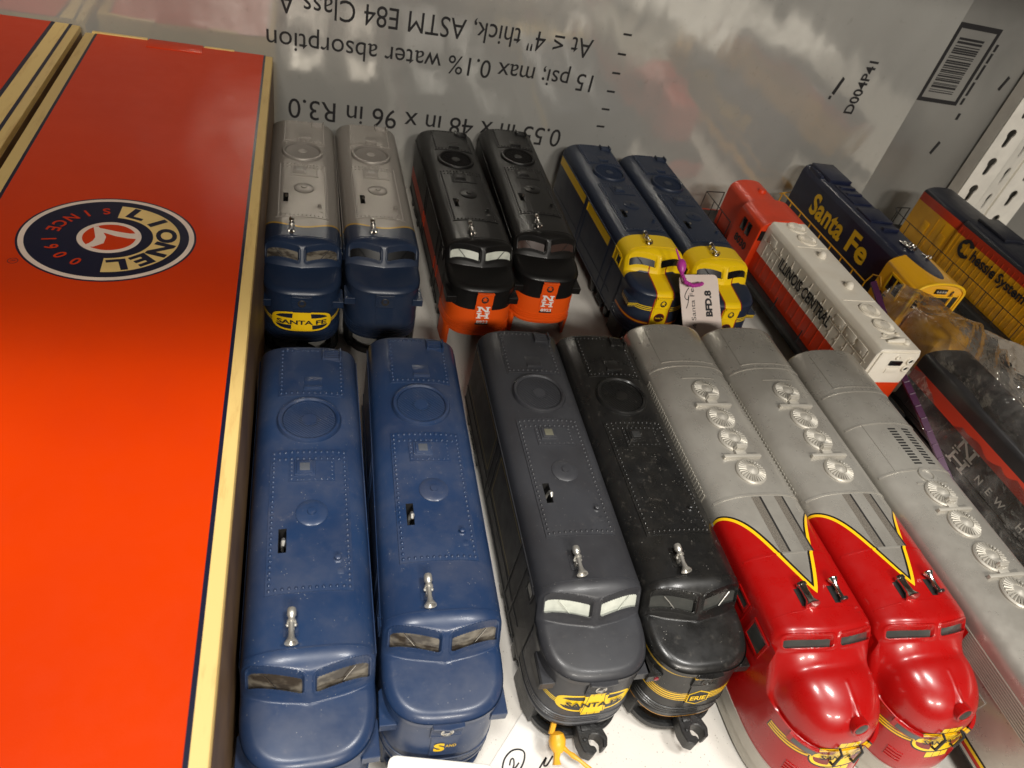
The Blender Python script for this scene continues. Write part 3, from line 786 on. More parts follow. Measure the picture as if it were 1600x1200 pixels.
LIV = {
    'blue':  dict(paint=mat('blue_satin_paint', p_blue, .34, coat=.08, wear=.16, specks=.6), pane='glass_dark', hatch=(.09, .10, .12), horn='horn', wiper='chrome', head='lens'),
    'char':  dict(paint=mat('charcoal_paint', p_char, .40, coat=.05, wear=.14, specks=.35), pane='glass_milk', hatch=(.13, .125, .09), horn='horn', wiper='glass_milk', head='lens'),
    'black': dict(paint=mat('dusty_black_paint', p_black, .32, coat=.12, wear=.2, specks=.9), pane='glass_grey', hatch=(.03, .03, .03), horn='horn', wiper='horn', head='lens_dark'),
    'sb_e':  dict(paint=mat('silver_blue_paint_emblem', p_silverblue_e, .38, m_silver, coat=.04, wear=.05), pane='glass_dark', hatch=(.35, .33, .30), horn='chrome', wiper='chrome', head='lens_dark'),
    'sb':    dict(paint=mat('silver_blue_paint', p_silverblue, .38, m_silver, coat=.04, wear=.05), pane='glass_black', hatch=(.35, .33, .30), horn='chrome', wiper='glass_black', head='lens_dark'),
    'nh':    dict(paint=mat('black_orange_paint', p_nh, .40, spec=.3, coat=.04, wear=.08), pane='glass_milk', hatch=(.03, .03, .03), horn='chrome', wiper='under', head='lens_dark'),
    'nh_d':  dict(paint=None, pane='glass_umber', hatch=(.03, .03, .03), horn='chrome', wiper='chrome', head='lens_dark'),
    'yel':   dict(paint=mat('navy_yellow_paint', p_yel, .42, spec=.35, coat=.03, wear=.1), pane='glass_black', hatch=(.04, .05, .07), horn='chrome', wiper='glass_black', head='lens_dark'),
}
LIV['nh_d']['paint'] = LIV['nh']['paint']
for k, L in LIV.items(): L['hatchm'] = mat('hatch_plate_' + k, L['hatch'], .4)

def wall_text(w, s, h, xc, zc, width, off=.02, out=.09, shear=0.0):
    def fn(a, b):
        p, n = wallp(xc + a, zc + b); q = Vector(p) + n * out; return tuple(q)
    return text(w, s, h, fn, width, off, shear)
def wall_poly(w, poly, out=.09):
    """flat print traced on the nose front: list of (x,z) quads"""
    for q in poly:
        n0 = len(w.v)
        for x, z in q:
            p, n = wallp(x, z); w.v.append(tuple(Vector(p) + n * out))
        w.f.append(tuple(range(n0, n0 + len(q))))
    return w
def rects(lst): return [[(a, c), (b, c), (b, d), (a, d)] for a, b, c, d in lst]

GROUP_A = 'streamlined cab unit locomotives standing in rows on the shelf'
def alco(liv, loc, rz, label, pilot='hoop', skip=(), marker_red=False):
    L = LIV[liv]; r = thing('cab_unit_locomotive', label, 'model locomotive', (loc[0], loc[1], 0), rz, GROUP_A)
    parts = {}
    for nm, (mk, me) in ALCO.items():
        if nm in skip: continue
        if nm == 'pilot_hoop' and pilot != 'hoop': continue
        if nm.startswith('pilot_leg') and pilot != 'leg': continue
        if nm == 'coupler' and pilot == 'leg': continue
        par = r; name = nm.split('.')[0]
        if '|' in nm: p, name = nm.split('|'); par = parts[p]; name = 'wheel'
        if nm == 'hatch_plate': par = parts['roof_hatch']
        if nm == 'wiper': par = parts['windscreen_pane']
        if nm == 'wiper.2': par = parts['windscreen_pane.2']
        if nm == 'fan_grille': par = parts['fan_screen']
        if nm == 'headlight': par = parts['headlight_panel']
        m = {'paint': L['paint'], 'dark': M['dark'], 'chrome': M['chrome'], 'horn': M[L['horn']], 'pane': M[L['pane']], 'side_pane': M['glass_grey'], 'wiper': M[L['wiper']],
             'under': M['under'], 'wheel': M['wheel'], 'head': M[L['head']], 'hatch': L['hatchm'],
             'pilot': L['paint'] if liv in ('nh', 'nh_d', 'blue') else M['under']}[mk]
        o = link(name, me, m, par); parts[nm] = o
        if nm in ('rivets', 'fan_grille'): stuff(o)
    return r
b1 = alco('blue', (.894, -3.419), -.03, 'plain blue cab unit standing right beside the orange box', skip=('pilot_hoop',))
b2 = alco('blue', (7.391, -2.214), -1.45, 'blue cab unit with yellow S lettering on its nose plate')
k1 = alco('char', (15.154, -1.156), -.93, 'charcoal cab unit with milky windscreen and yellow emblem on nose')
k2 = alco('black', (20.882, -1.404), -.52, 'dusty black cab unit with yellow nose stripes and diamond badge', skip=('exhaust_disc', 'lever_slot', 'reverse_lever'))
s1 = alco('sb_e', (.396, 29.209), .15, 'silver and blue cab unit with yellow emblem under its headlight')
s2 = alco('sb', (6.374, 29.818), .65, 'silver and blue cab unit with plain blue nose')
n1 = alco('nh', (14.382, 30.64), .79, 'black and orange cab unit with milky white windscreen', 'leg')
n2 = alco('nh_d', (21.011, 32.571), -1.04, 'black and orange cab unit with dark windscreen', 'leg')
y1 = alco('yel', (30.463, 31.193), 1.29, 'navy cab unit with yellow cab and yellow side band, beside the black and orange pair')
y2 = alco('yel', (36.685, 30.033), 1.38, 'navy and yellow cab unit behind the paper price tag')
# a flat cover where the black engine has no slot
build(MB().slab(lambda x, y: ((x, y, prof(x)), pnorm(x)), [-1.5, -1.27, -1.04], [-8.66, -7.2], .043), 'roof_patch', LIV['black']['paint'], k2, 30)

w = MB(); wall_text(w, 'S', .62, -.22, 4.05, .52, .05, .085); build(w, 'nose_lettering', M['gold_print'], b2, 0)
w = MB(); wall_text(w, 'AND', .20, .32, 4.12, .5, .0, .085); build(w, 'nose_lettering', M['gold_print'], b2, 0)
for r, zc, hw_ in ((k1, 4.0, 3.0), (s1, 3.75, 3.5)):
    w = MB(); wall_text(w, 'SANTA FE', .36, 0, zc, hw_, .03, .09); build(w, 'nose_lettering', M['black_print'], r, 0)
w = MB(); wall_poly(w, [[(-.62, 3.55), (0, 3.3), (.62, 3.55), (.62, 4.2), (0, 4.45), (-.62, 4.2)]], .075); build(w, 'diamond_badge', M['gold_print'], k2, 0)
w = MB(); wall_poly(w, [[(-.56, 3.6), (0, 3.38), (.56, 3.6), (.56, 4.15), (0, 4.37), (-.56, 4.15)]], .085); build(w, 'diamond_badge', M['black_print'], k2, 0)
w = MB(); wall_text(w, 'ERIE', .34, 0, 3.87, .92, .03, .10); build(w, 'nose_lettering', M['gold_print'], k2, 0)
M['marker_red'] = mat('red_marker_glass', (.22, .01, .02), .15, coat=.6)
build(MB().lathe([(.14, 0), (.13, .06), (0, .1)], 12, (-2.5, -17.2, 4.85), (0, -1, 0)), 'marker_lens', M['marker_red'], k2)
def monogram():
    """two slab-serif letters stacked: N above H"""
    q = []
    for zc, ch in ((4.48, 'N'), (3.92, 'H')):
        h = .24
        for s in (-1, 1):
            q += rects([(s * .34 - .09, s * .34 + .09, zc - h, zc + h)])
            q += rects([(s * .34 - .2, s * .34 + .2, zc + h - .08, zc + h), (s * .34 - .2, s * .34 + .2, zc - h, zc - h + .08)])
        if ch == 'N': q.append([(-.42, zc + h), (-.2, zc + h), (.42, zc - h), (.2, zc - h)])
        else: q += rects([(-.33, .33, zc - .05, zc + .05)])
    return q
for r in (n1, n2):
    w = MB(); wall_poly(w, monogram(), .12); build(w, 'monogram', M['white_print'], r, 0)
    w = MB(); wall_text(w, '8923', .28, 0, 3.36, .95, .02, .12); build(w, 'road_number', M['white_print'], r, 0)
    build(MB().slab(wallp, frange(-.55, .55, 6), [3.05, 3.17], .06), 'pilot_slot', M['under'], r, 0)
for r in (y1, y2):
    w = MB(); wall_text(w, 'Santa Fe', .17, 0, 3.95, .8, .02, .10); build(w, 'nose_lettering', M['gold_print'], r, 0)

# ------------------------------------------------------------------ streamlined red-nosed units
FW = 3.1
def fprof(x):
    t = min(abs(x) / FW, 1.0); return 7.55 + 1.45 * (1 - t ** 2.5) ** .42
def fnorm(x):
    e = .02; xa = max(-FW + e, min(FW - e, x)); d = (fprof(xa + e) - fprof(xa - e)) / (2 * e); return Vector((-d, 0, 1)).normalized()
FY0 = -19.5; FD = 3.95; FN = 2.6
def frho(x, y):
    if y > FY0: return abs(x) / FW
    return ((abs(x) / FW) ** FN + ((FY0 - y) / FD) ** FN) ** (1 / FN)
def fhw(y): return FW if y > FY0 else FW * max(0, 1 - ((FY0 - y) / FD) ** FN) ** (1 / FN)
def fyb(x): return -18.95 + .10 * x * x * .6
def fwin_sd(x, t): return rrect(abs(x), t, 1.47, .52, 1.20, .28, .13)
def ffront(x, y, recess=True):
    roof = fprof(x) - .10 * max(0, -18.2 - y) ** 2
    zb = fprof(x) - .05
    wind = zb + (y - fyb(x)) * 1.35
    h = smin(roof, wind, .35)
    if recess:
        t = (fyb(x) - y) * 1.68; sd = fwin_sd(x, t)
        h += .10 * math.exp(-((sd - .13) / .10) ** 2); h -= .34 * sstep(.03, -.05, sd)
    r = frho(x, y)
    rd = min(abs(x) / 2.9 if y > FY0 else ((abs(x) / 2.9) ** FN + ((FY0 - y) / 3.88) ** FN) ** (1 / FN), 1.0)
    top = 7.85 - .13 * max(0, -20.2 - y) - .012 * x * x * 3
    dome = 4.9 + (top - 4.9) * (1 - rd ** 4.6) ** .42
    dome = smax(dome, 5.3 - 1.0 * max(0, r - .88), .35) if y < -19.0 else dome
    dome += -.12 * math.exp(-((y + 20.1) / .45) ** 2)
    d = smax(h, dome, .7) if y < -18.3 else h
    # headlight fairing
    f = 7.35 + (y + 22) * .22; cx = abs(x)
    if y < -21.0: d = smax(d, f + .12 - (cx / .52) ** 2 * 1.0 - max(0, -23.0 - y) * 9, .16)
    return d
def fwall(x, z):
    t = min(abs(x) / FW, .9999); y = FY0 - (FD + .62 * sstep(5.3, 2.4, z)) * (1 - t ** FN) ** (1 / FN)
    return y
def fwallp(x, z):
    y = fwall(x, z); e = .02; a = fwall(min(abs(x) + e, FW - .01), z); b = fwall(max(abs(x) - e, 0), z)
    v = Vector(((a - b) / (2 * e) * (1 if x >= 0 else -1), -1, 0)).normalized(); return (x, y, z), v
FYR = 6.0
def f3_meshes(cabless=False):
    D = {}
    YF = -26.0 if cabless else -17.6
    n = 36; xs = [FW * math.sin(math.pi / 2 * (-1 + 2 * i / n)) for i in range(n + 1)]
    pp = [(-FW, 2.0), (-FW, 5.0)] + [(x, fprof(x)) for x in xs] + [(FW, 5.0), (FW, 2.0)]
    ys = [FYR, FYR - .05, FYR - .2, 2, -6, -10.2, -12, -14, -16, YF]; dro = {0: .14, 1: .05}
    m = MB()
    for j, y in enumerate(ys):
        for x, z in pp: m.v.append((x * (1 - dro.get(j, 0) * .1), y, z - (dro.get(j, 0) if z > 6 else 0)))
    nu = len(pp)
    for j in range(len(ys) - 1):
        for i in range(nu - 1): a = j * nu + i; m.f.append((a, a + 1, a + nu + 1, a + nu))
    m.f.append(tuple(range(nu)))
    if cabless: m.f.append(tuple((len(ys) - 1) * nu + i for i in range(nu)))
    else:
        uu = sorted(set([-1 + 2 * i / 130 for i in range(131)] + [s * (1 - .0035 * k) for k in range(1, 4) for s in (-1, 1)]))
        rows = frange(-17.6, -18.5, 8) + frange(-18.54, -20.3, 48) + frange(-20.36, -22.1, 24)
        rows += [FY0 - FD * math.sin(q) for q in frange(math.asin((22.16 - 19.5) / FD), math.asin(.99997), 34)]
        m.grid(lambda u, y: (u * fhw(y), y, ffront(u * fhw(y), y)), uu, rows)
        for sg in (-1, 1):
            m.grid(lambda u, y: (sg * fhw(y) * .9985, y, max(ffront(fhw(y), y), 5.32) if u > .5 else 4.4), [0, 1], rows)
        th = frange(0, math.pi, 72)
        def row(z, k, d):
            o = []
            for t in th:
                c, s = math.cos(t), math.sin(t); o.append((FW * k * math.copysign(abs(c) ** (2 / FN), c), FY0 - d * abs(s) ** (2 / FN), z))
            return [(FW * k, -18.9, z)] + o + [(-FW * k, -18.9, z)]
        lv = [(5.32, .998, FD), (4.7, .998, FD)] + [(z, .998, FD + .62 * sstep(5.3, 2.4, z)) for z in (4.3, 3.9, 3.5, 3.1, 2.7, 2.3)] + [(2.0, .99, FD + .58)]
        b0 = len(m.v); rr = [row(*l) for l in lv]; nr = len(rr[0])
        for r in rr: m.v += r
        for j in range(len(rr) - 1):
            for i in range(nr - 1): a = b0 + j * nr + i; m.f.append((a, a + 1, a + nr + 1, a + nr))
        for sgn in (-1, 1):
            b1_ = len(m.v); m.v += [(sgn * FW, -17.6, 7.55), (sgn * FW, -19.1, 7.55), (sgn * FW, -19.55, 4.6), (sgn * FW, -19.55, 2.0), (sgn * FW, -17.6, 2.0)]
            m.f.append((b1_, b1_ + 1, b1_ + 2, b1_ + 3, b1_ + 4))
    D['body'] = ('paint', m.mesh('f_body', 45))
    P = lambda x, y: ((x, y, fprof(x)), fnorm(x))
    def ridge(name, y, a=-2.95, b=2.95, wd=.13, h=.05): D[name] = ('paint', MB().slab(P, frange(a, b, 24), [y - wd / 2, y + wd / 2], h).mesh('ridge', 40))
    ridge('roof_ridge', 1.25); ridge('roof_ridge.1', 1.75, -2.0, 2.1, .10)
    m = MB().slab(P, [-2.05, -1.98], frange(1.7, 5.2, 2), .035); D['panel_seam'] = ('paint', m.mesh('panel_seam', 30))
    def fan(name, y, x=0.0, R=.98):
        m = MB().lathe([(R, -.12), (R, .06), (R * .93, .14), (R * .86, .15), (R * .80, .11), (R * .42, .24), (R * .36, .24), (R * .25, .30), (0, .36)], 40, (x, y, fprof(x) + .0))
        D[name] = ('silver', m.mesh('fan_dome', 35))
        m = MB()
        for k in range(26):
            a = 2 * math.pi * k / 26; c, s = math.cos(a), math.sin(a)
            m.tube([(x + c * R * .42, y + s * R * .42, fprof(x) + .265), (x + c * R * .88, y + s * R * .88, fprof(x) + .165)], [.045, .07], 4)
        D[name + '|vane'] = ('silver', m.mesh('fan_vane', 50))
    def lift(name, y, x=0.0):
        m = MB().box(x - 1.32, x + 1.32, y - .10, y + .12, 8.7, 9.2, .03).box(x - .36, x + .38, y + .1, y + .75, 8.8, 9.16, .03)
        m.tube([(x - .32, y + .62, 9.1), (x - .30, y + .62, 9.50), (x + .34, y + .62, 9.50), (x + .36, y + .62, 9.1)], .09, 6).box(x - .30, x + .34, y + .45, y + .66, 9.0, 9.45, .04)
        D[name] = ('silver', m.mesh('lifting_bar', 35))
    if not cabless:
        ridge('roof_ridge.2', -10.2); ridge('roof_ridge.3', -14.25, -2.9, 2.9, .10, .03); ridge('roof_ridge.4', -17.65, -2.9, 2.9, .05, .02); ridge('roof_ridge.5', -.02, -1.2, 1.3, .10, .045)
        for i, y in enumerate((-1.35, -3.95, -5.85, -8.5)): fan('roof_fan.%d' % i, y, .05)
        lift('lifting_bar', -2.78); lift('lifting_bar.1', -7.3)
        for i, x0 in enumerate((-.85, .72)):
            m = MB().slab(P, frange(x0, x0 + .52, 4), frange(-14.2, -10.35, 8), .012); D['grille.%d' % i] = ('mesh', m.mesh('grille', 30))
            m = MB().slab(P, [x0 + .5, x0 + .66], frange(-14.2, -10.35, 4), .010); D['grille_gap.%d' % i] = ('dark', m.mesh('grille_gap', 30))
        for i, (x0, flip) in enumerate(((-.98, 1), (1.08, -1))):
            m = MB().slab(P, frange(x0 - .3, x0 + .22, 3), [-17.42, -16.42], .012); D['horn_recess.%d' % i] = ('dark', m.mesh('horn_recess', 30))
            yy = -17.5 if flip > 0 else -16.2
            hp = [(0, -1.25), (.17, -1.24), (.18, -1.1), (.12, -1.05), (.10, -.7), (.14, -.25), (.26, -.03), (.28, .02), (.28, .06), (.2, .04), (0, -.1)]
            if flip > 0: hp = [(r * 1.1 + (.10 if 0 < r else 0), h) for r, h in hp]
            m = MB().lathe(hp, 18, (x0 + .12, yy, 9.22), (0, -flip, .04)).box(x0, x0 + .24, -17.0, -16.75, 8.7, 9.15, .02); D['horn.%d' % i] = ('chrome', m.mesh('f_horn', 40))
            m = MB().lathe([(.235, 0), (.235, .09)], 16, (x0 + .12, yy + (1.15 if flip > 0 else -1.2), 9.22), (0, 1, 0)); D['horn.%d|collar' % i] = ('under', m.mesh('horn_collar', 40))
        for s, nm in ((-1, 'windscreen_pane'), (1, 'windscreen_pane.1')):
            def wp(u, t):
                x = s * u; y = fyb(x) - t / 1.68; return (x, y, ffront(x, y, False) - .22)
            D[nm] = ('pane', MB().grid(wp, frange(.2, 2.72, 10), frange(.19, .85, 4)).mesh('f_pane', 60))
            nb = []
            a = .95
            m = MB().slab(fwallp, frange(s * 1.55, s * 2.62, 8) if s > 0 else frange(-2.62, -1.55, 8), frange(4.82, 5.3, 2), .16); D['number_board' + ('' if s < 0 else '.1')] = ('paint', m.mesh('number_board', 30))
            m = MB().slab(fwallp, frange(1.68, 2.5, 8) if s > 0 else frange(-2.5, -1.68, 8), frange(4.9, 5.22, 1), .175); D['number_board' + ('' if s < 0 else '.1') + '|number_glass'] = ('pane', m.mesh('number_glass', 30))
            m = MB()
            for k in range(4):
                z = 2.75 + k * .2; m.slab(fwallp, frange(1.75, 2.35, 4) if s > 0 else frange(-2.35, -1.75, 4), [z, z + .10], .05)
            D['step_ribs' + ('' if s < 0 else '.1')] = ('paint', m.mesh('step_ribs', 30))
            m = MB().tube([(s * .62, fwall(.62, 4.9) + .1, 5.6), (s * .62, fwall(.62, 4.9) - .22, 5.5), (s * .62, fwall(.62, 4.5) - .25, 4.5), (s * .62, fwall(.62, 4.4) - .02, 4.4)], .075, 6)
            D['grab_rail' + ('' if s < 0 else '.1')] = ('under', m.mesh('grab_rail', 40))
            # cab side doors and windows
            x = s * FW; lo = lambda d: (min(x, x + s * d), max(x, x + s * d))
            m = MB()
            for (y0_, y1_, z0, z1) in ((-16.3, -15.0, 6.6, 7.4), (-18.6, -17.0, 5.9, 7.35)):
                for q in ((y0_, y1_, z0, z0 + .14), (y0_, y1_, z1 - .14, z1), (y0_, y0_ + .14, z0 + .14, z1 - .14), (y1_ - .14, y1_, z0 + .14, z1 - .14)): m.box(*lo(.08), *q)
            for y in (-14.9, -16.45): m.box(*lo(.03), y, y + .06, 2.4, 7.4)
            m.box(*lo(.12), -16.2, -15.85, 5.6, 5.75)
            D['cab_door' + ('' if s < 0 else '.1')] = ('paint', m.mesh('cab_door', 0))
            m = MB().box(*lo(.02), -16.2, -15.1, 6.7, 7.3).box(*lo(.02), -18.5, -17.1, 6.0, 7.25); D['side_window' + ('' if s < 0 else '.1')] = ('pane', m.mesh('side_window', 0))
        hy = -23.05
        m = MB().lathe([(.46, -.4), (.46, .05), (.41, .08), (.36, .04), (.0, .02)], 24, (0, hy, 6.98), (0, -1, .25)); D['headlight'] = ('paint', m.mesh('headlight_bezel', 40))
        D['headlight|lens'] = ('lens', MB().lathe([(.35, .055), (.18, .09), (0, .1)], 20, (0, hy, 6.98), (0, -1, .25)).mesh('lens', 40))
        m = MB()
        th = frange(0, math.pi, 60)
        for zlo, zhi, k, dd in ((1.2, 2.02, 1.015, .12), (.25, 1.25, .97, .02)):
            o = []
            for t in th:
                c, s = math.cos(t), math.sin(t); o.append((FW * k * math.copysign(abs(c) ** (2 / FN), c), FY0 - (FD + .60 + dd) * abs(s) ** (2 / FN)))
            o = [(FW * k, -18.0)] + o + [(-FW * k, -18.0)]
            b0 = len(m.v)
            for (x, y) in o: m.v.extend([(x, y, zlo), (x, y, zhi), (x * .95, y + .15, zhi), (x * .95, y + .15, zlo)])
            for q in range(len(o) - 1):
                for r in range(4): s_ = (r + 1) % 4; m.f.append((b0 + q * 4 + r, b0 + q * 4 + s_, b0 + q * 4 + 4 + s_, b0 + q * 4 + 4 + r))
        D['pilot'] = ('silver', m.mesh('f_pilot', 40))
    else:
        ridge('roof_ridge.2', -1.95); ridge('roof_ridge.3', -6.2, -2.95, 2.95); ridge('roof_ridge.5', -7.3, -1.2, 1.3, .10, .045)
        D['panel_seam.1'] = ('paint', MB().slab(P, [-2.0, -1.95], [-6.1, -2.05], .03).mesh('panel_seam', 30))
        for i, x0 in enumerate((-.25, .95)):
            for k in range(13):
                y = -2.6 - k * .26; D['louver.%d_%d' % (i, k)] = ('dark', MB().slab(P, frange(x0, x0 + .62, 2), [y, y + .13], .02).mesh('louver_slot', 0))
        m = MB().lathe([(.62, -.1), (.60, .10), (.42, .13), (.38, .04), (0, .03)], 28, (0, -6.72, 9.0)); D['exhaust_stack'] = ('paint', m.mesh('stack', 40))
        for i, y in enumerate((-8.25, -10.6, -13.0, -15.4)): fan('roof_fan.%d' % i, y, -.05, 1.05)
        lift('lifting_bar', -9.55, .0); lift('lifting_bar.1', -14.3, .0)
        m = MB().slab(P, frange(-1.5, 2.2, 10), frange(-25, -17.6, 3), .05); D['roof_panel'] = ('paint', m.mesh('roof_panel', 30))
    # side walls: fluted band, lower grille, running gear
    for s, sf in ((-1, ''), (1, '.1')):
        x = s * FW; y1_ = -13.6 if not cabless else -25.5
        m = MB()
        for k in range(9): z = 5.9 + k * .16; m.box(min(x, x + s * .045), max(x, x + s * .045), y1_, 5.6, z, z + .08)
        if not cabless:
            g = MB()
            for k in range(34): g.box(min(x, x + s * .05), max(x, x + s * .05), -9.4 + k * .30, -9.26 + k * .30, 7.15, 8.0)
            D['side_grille' + sf] = ('silver', g.mesh('side_grille', 0))
        D['side_flutes' + sf] = ('silver', m.mesh('flutes', 0))
        m = MB().box(min(x, x + s * .05), max(x, x + s * .05), y1_ - (4 if not cabless else 0), 5.8, 2.0, 2.14)
        for y in (4, -1, -6, -11): m.box(min(x, x + s * .05), max(x, x + s * .05), y, y + .12, 2.2, 5.7)
        if cabless: m.box(min(x, x + s * .08), max(x, x + s * .08), -19.8, -18.8, 4.3, 5.3, .03)
        D['side_ribs' + sf] = ('paint', m.mesh('f_side_ribs', 0))
    for nm, yc in (('truck', 1.5), ('truck.1', -15.6)):
        m = MB().box(-2.0, 2.0, yc - 1, yc + 1, .7, 1.5, .05)
        for s in (-1, 1):
            m.prism([(yc - 3.6, 1.5), (yc - 3.6, .8), (yc - 2.4, .55), (yc - 1.0, 1.0), (yc + 1.0, 1.0), (yc + 2.4, .55), (yc + 3.6, .8), (yc + 3.6, 1.5), (yc + 1.2, 1.75), (yc - 1.2, 1.75)], s * 2.5, s * 2.8, 'x', .04)
            for y in (yc - 2.1, yc + 2.1): m.box(min(s * 2.7, s * 3.05), max(s * 2.7, s * 3.05), y - .4, y + .4, .6, 1.4, .05)
            m.lathe([(.0, -.7), (.28, -.7), (.28, .7), (0, .7)], 12, (s * 2.95, yc - .1, 1.3), (0, 1, 0)).lathe([(.0, -.45), (.2, -.45), (.2, .45), (0, .45)], 12, (s * 2.95, yc - 3.0, 1.5), (0, 1, .4))
        D[nm] = ('silver', m.mesh('f_truck', 30))
        for i, (s, y) in enumerate(((-1, yc - 2.1), (-1, yc + 2.1), (1, yc - 2.1), (1, yc + 2.1))):
            D['%s|wheel%d' % (nm, i)] = ('wheel', MB().lathe([(0, 0), (.3, 0), (.32, .06), (.95, .1), (1.0, 0), (1.12, -.02), (1.12, -.12), (.98, -.14), (.96, -.4), (0, -.4)], 24, (s * 2.0, y, 1.12), (s, 0, 0)).mesh('wheel', 40))
    D['underframe'] = ('under', MB().box(-2.6, 2.6, (-19 if not cabless else -25), 5.6, 1.3, 2.0, .05).mesh('f_underframe', 30))
    return D
def p_f3(c):
    sil = c.mix(c.ss(c.noise(.25, 5, .6), .35, .75), lin(178, 174, 165), lin(158, 153, 144))
    sil = c.mix(c.ss(c.noise(1.2, 4, .6, (1, .4, 1)), .5, .85) * .12, sil, lin(92, 84, 74))
    # red bonnet: the bare metal tapers to a point between the horns
    g = ((c.y + 16.75) / 5.6).mx(0.0); halfw = (g ** .85) * 2.35 + (g ** 7.0) * .8
    d = c.x.abs() - halfw                                   # > 0 : red
    d = d.mx((c.y + 16.75) * -1.0)
    top = c.z.gt(7.3) * c.y.lt(-11.2)
    side = c.z.lt(7.3).mx(c.z.lt(7.31)) * c.y.lt(-11.2 )
    red = (d.gt(0.0) * top).mx(side)
    b = c.mix(red, sil, RED)
    b = c.mix((d.gt(-.36)) * d.lt(-.2) * c.y.lt(-11.0) * c.z.gt(7.5), b, lin(26, 24, 22))
    b = c.mix((d.gt(-.2)) * d.lt(.02) * c.y.lt(-11.0) * c.z.gt(7.5), b, lin(240, 190, 20))
    # nose emblem with its trailing stripes
    s = c.x.abs() + (c.y + 23.4).mx(0.0) * .75; zc = 4.72; dz = c.z - zc
    fr = c.y.lt(-20.4)
    e = (s / 1.85) ** 3.0 + (dz.abs() / .70) ** 3.0; o = (s / 1.95) ** 3.0 + (dz.abs() / .79) ** 3.0
    vb = s.lt(.72) * dz.abs().lt(1.15) * c.y.lt(-22.6)
    b = c.mix((s.gt(1.2) * s.lt(4.6) * (dz + (s - 1.5).mx(0.0) * .13).abs().lt(.26) * fr), b, lin(28, 20, 14))
    b = c.mix((s.gt(1.2) * s.lt(4.55) * (dz + (s - 1.5).mx(0.0) * .13).abs().lt(.22) * ((dz + (s - 1.5).mx(0.0) * .13) * 39.0).cos().gt(-.35) * fr), b, lin(240, 186, 20))
    b = c.mix((s.lt(.76) * dz.abs().lt(1.18) * c.y.lt(-22.6)), b, lin(28, 20, 14))
    b = c.mix(vb, b, lin(240, 196, 20)); b = c.mix(vb * ((c.x.abs() - .25).abs().lt(.02)), b, lin(28, 20, 14))
    b = c.mix(o.lt(1.0) * fr, b, lin(28, 20, 14)); b = c.mix(e.lt(1.0) * fr, b, lin(240, 196, 20))
    hol = s.gt(.66) * ((s / 1.66) ** 3.0 + (dz.abs() / .57) ** 3.0).lt(1.0) * dz.abs().gt(.17)
    return c.mix(hol * fr, b, lin(120, 26, 18))
def f3_metal(c):
    g = ((c.y + 16.75) / 5.6).mx(0.0); halfw = (g ** .85) * 2.35 + (g ** 7.0) * .8
    d = (c.x.abs() - halfw).mx((c.y + 16.75) * -1.0)
    return 0.5 * (1.0 - (d.gt(-.37) * c.y.lt(-11.0)).mx(c.z.lt(7.3) * c.y.lt(-11.2)))
def p_silver(c):
    b = c.mix(c.ss(c.noise(.25, 5, .6), .35, .75), lin(178, 174, 165), lin(158, 153, 144))
    st = c.z.lt(2.75) * c.x.abs().gt(3.0)
    b = c.mix(st * c.z.gt(2.6), b, lin(30, 26, 22)); b = c.mix(st * c.z.lt(2.6) * c.z.gt(2.4), b, lin(230, 190, 30)); b = c.mix(st * c.z.lt(2.4) * c.z.gt(2.15), b, lin(170, 30, 22))
    return c.mix(c.ss(c.noise(1.2, 4, .6, (1, .4, 1)), .5, .85) * .12, b, lin(92, 84, 74))
M['f3'] = mat('red_and_silver_enamel', p_f3, .30, f3_metal, coat=.28, wear=.14)
M['f3s'] = mat('silver_paint', p_silver, .30, .5, wear=.14)
M['silver'] = mat('silver_casting', lin(180, 175, 164), .42, .3, wear=.15)
M['meshg'] = mat('grille_screen', lambda c: c.mix(((c.x * 60.0 + c.y * 60.0).sin() * (c.x * 60.0 - c.y * 60.0).sin()).gt(.0), lin(168, 160, 148), lin(40, 34, 28)), .4, .4)
F3A = f3_meshes(False); F3B = f3_meshes(True)
def f3(D, paint, loc, rz, label, name):
    r = thing(name, label, 'model locomotive', (loc[0], loc[1], 0), rz, GROUP_A); parts = {}
    for nm, (mk, me) in D.items():
        par = r; name_ = nm.split('.')[0]
        if '|' in nm:
            p, q = nm.split('|'); par = parts[p]; name_ = {'vane': 'fan_vane', 'lens': 'headlight_lens', 'collar': 'horn_collar', 'number_glass': 'number_glass'}.get(q, 'wheel')
        m = {'paint': paint, 'dark': M['dark'], 'chrome': M['chrome'], 'under': M['under'], 'silver': M['silver'], 'wheel': M['wheel'], 'pane': M['glass_grey'], 'lens': M['lens_dark'], 'mesh': M['meshg']}[mk]
        o = link(name_, me, m, par); parts[nm] = o
        if name_ in ('fan_vane', 'side_grille'): stuff(o)
    return r
f1 = f3(F3A, M['f3'], (26.9, 0), 0, 'red nosed silver cab unit standing beside the dusty black unit', 'cab_unit_locomotive')
f2 = f3(F3A, M['f3'], (33.35, -.1), 0, 'red nosed silver cab unit touching the all silver unit', 'cab_unit_locomotive')
f3c = f3(F3B, M['f3s'], (40.05, -2.5), 0, 'all silver booster unit with fans and two rows of louvers', 'booster_unit_locomotive')
for r in (f1, f2):
    w = MB()
    def fn(a, b):
        p, n = fwallp(a, 4.72 + b); return tuple(Vector(p) + n * .03)
    text(w, 'SANTA FE', .34, fn, 2.5, .03); build(w, 'nose_lettering', M['black_print'], r, 0)

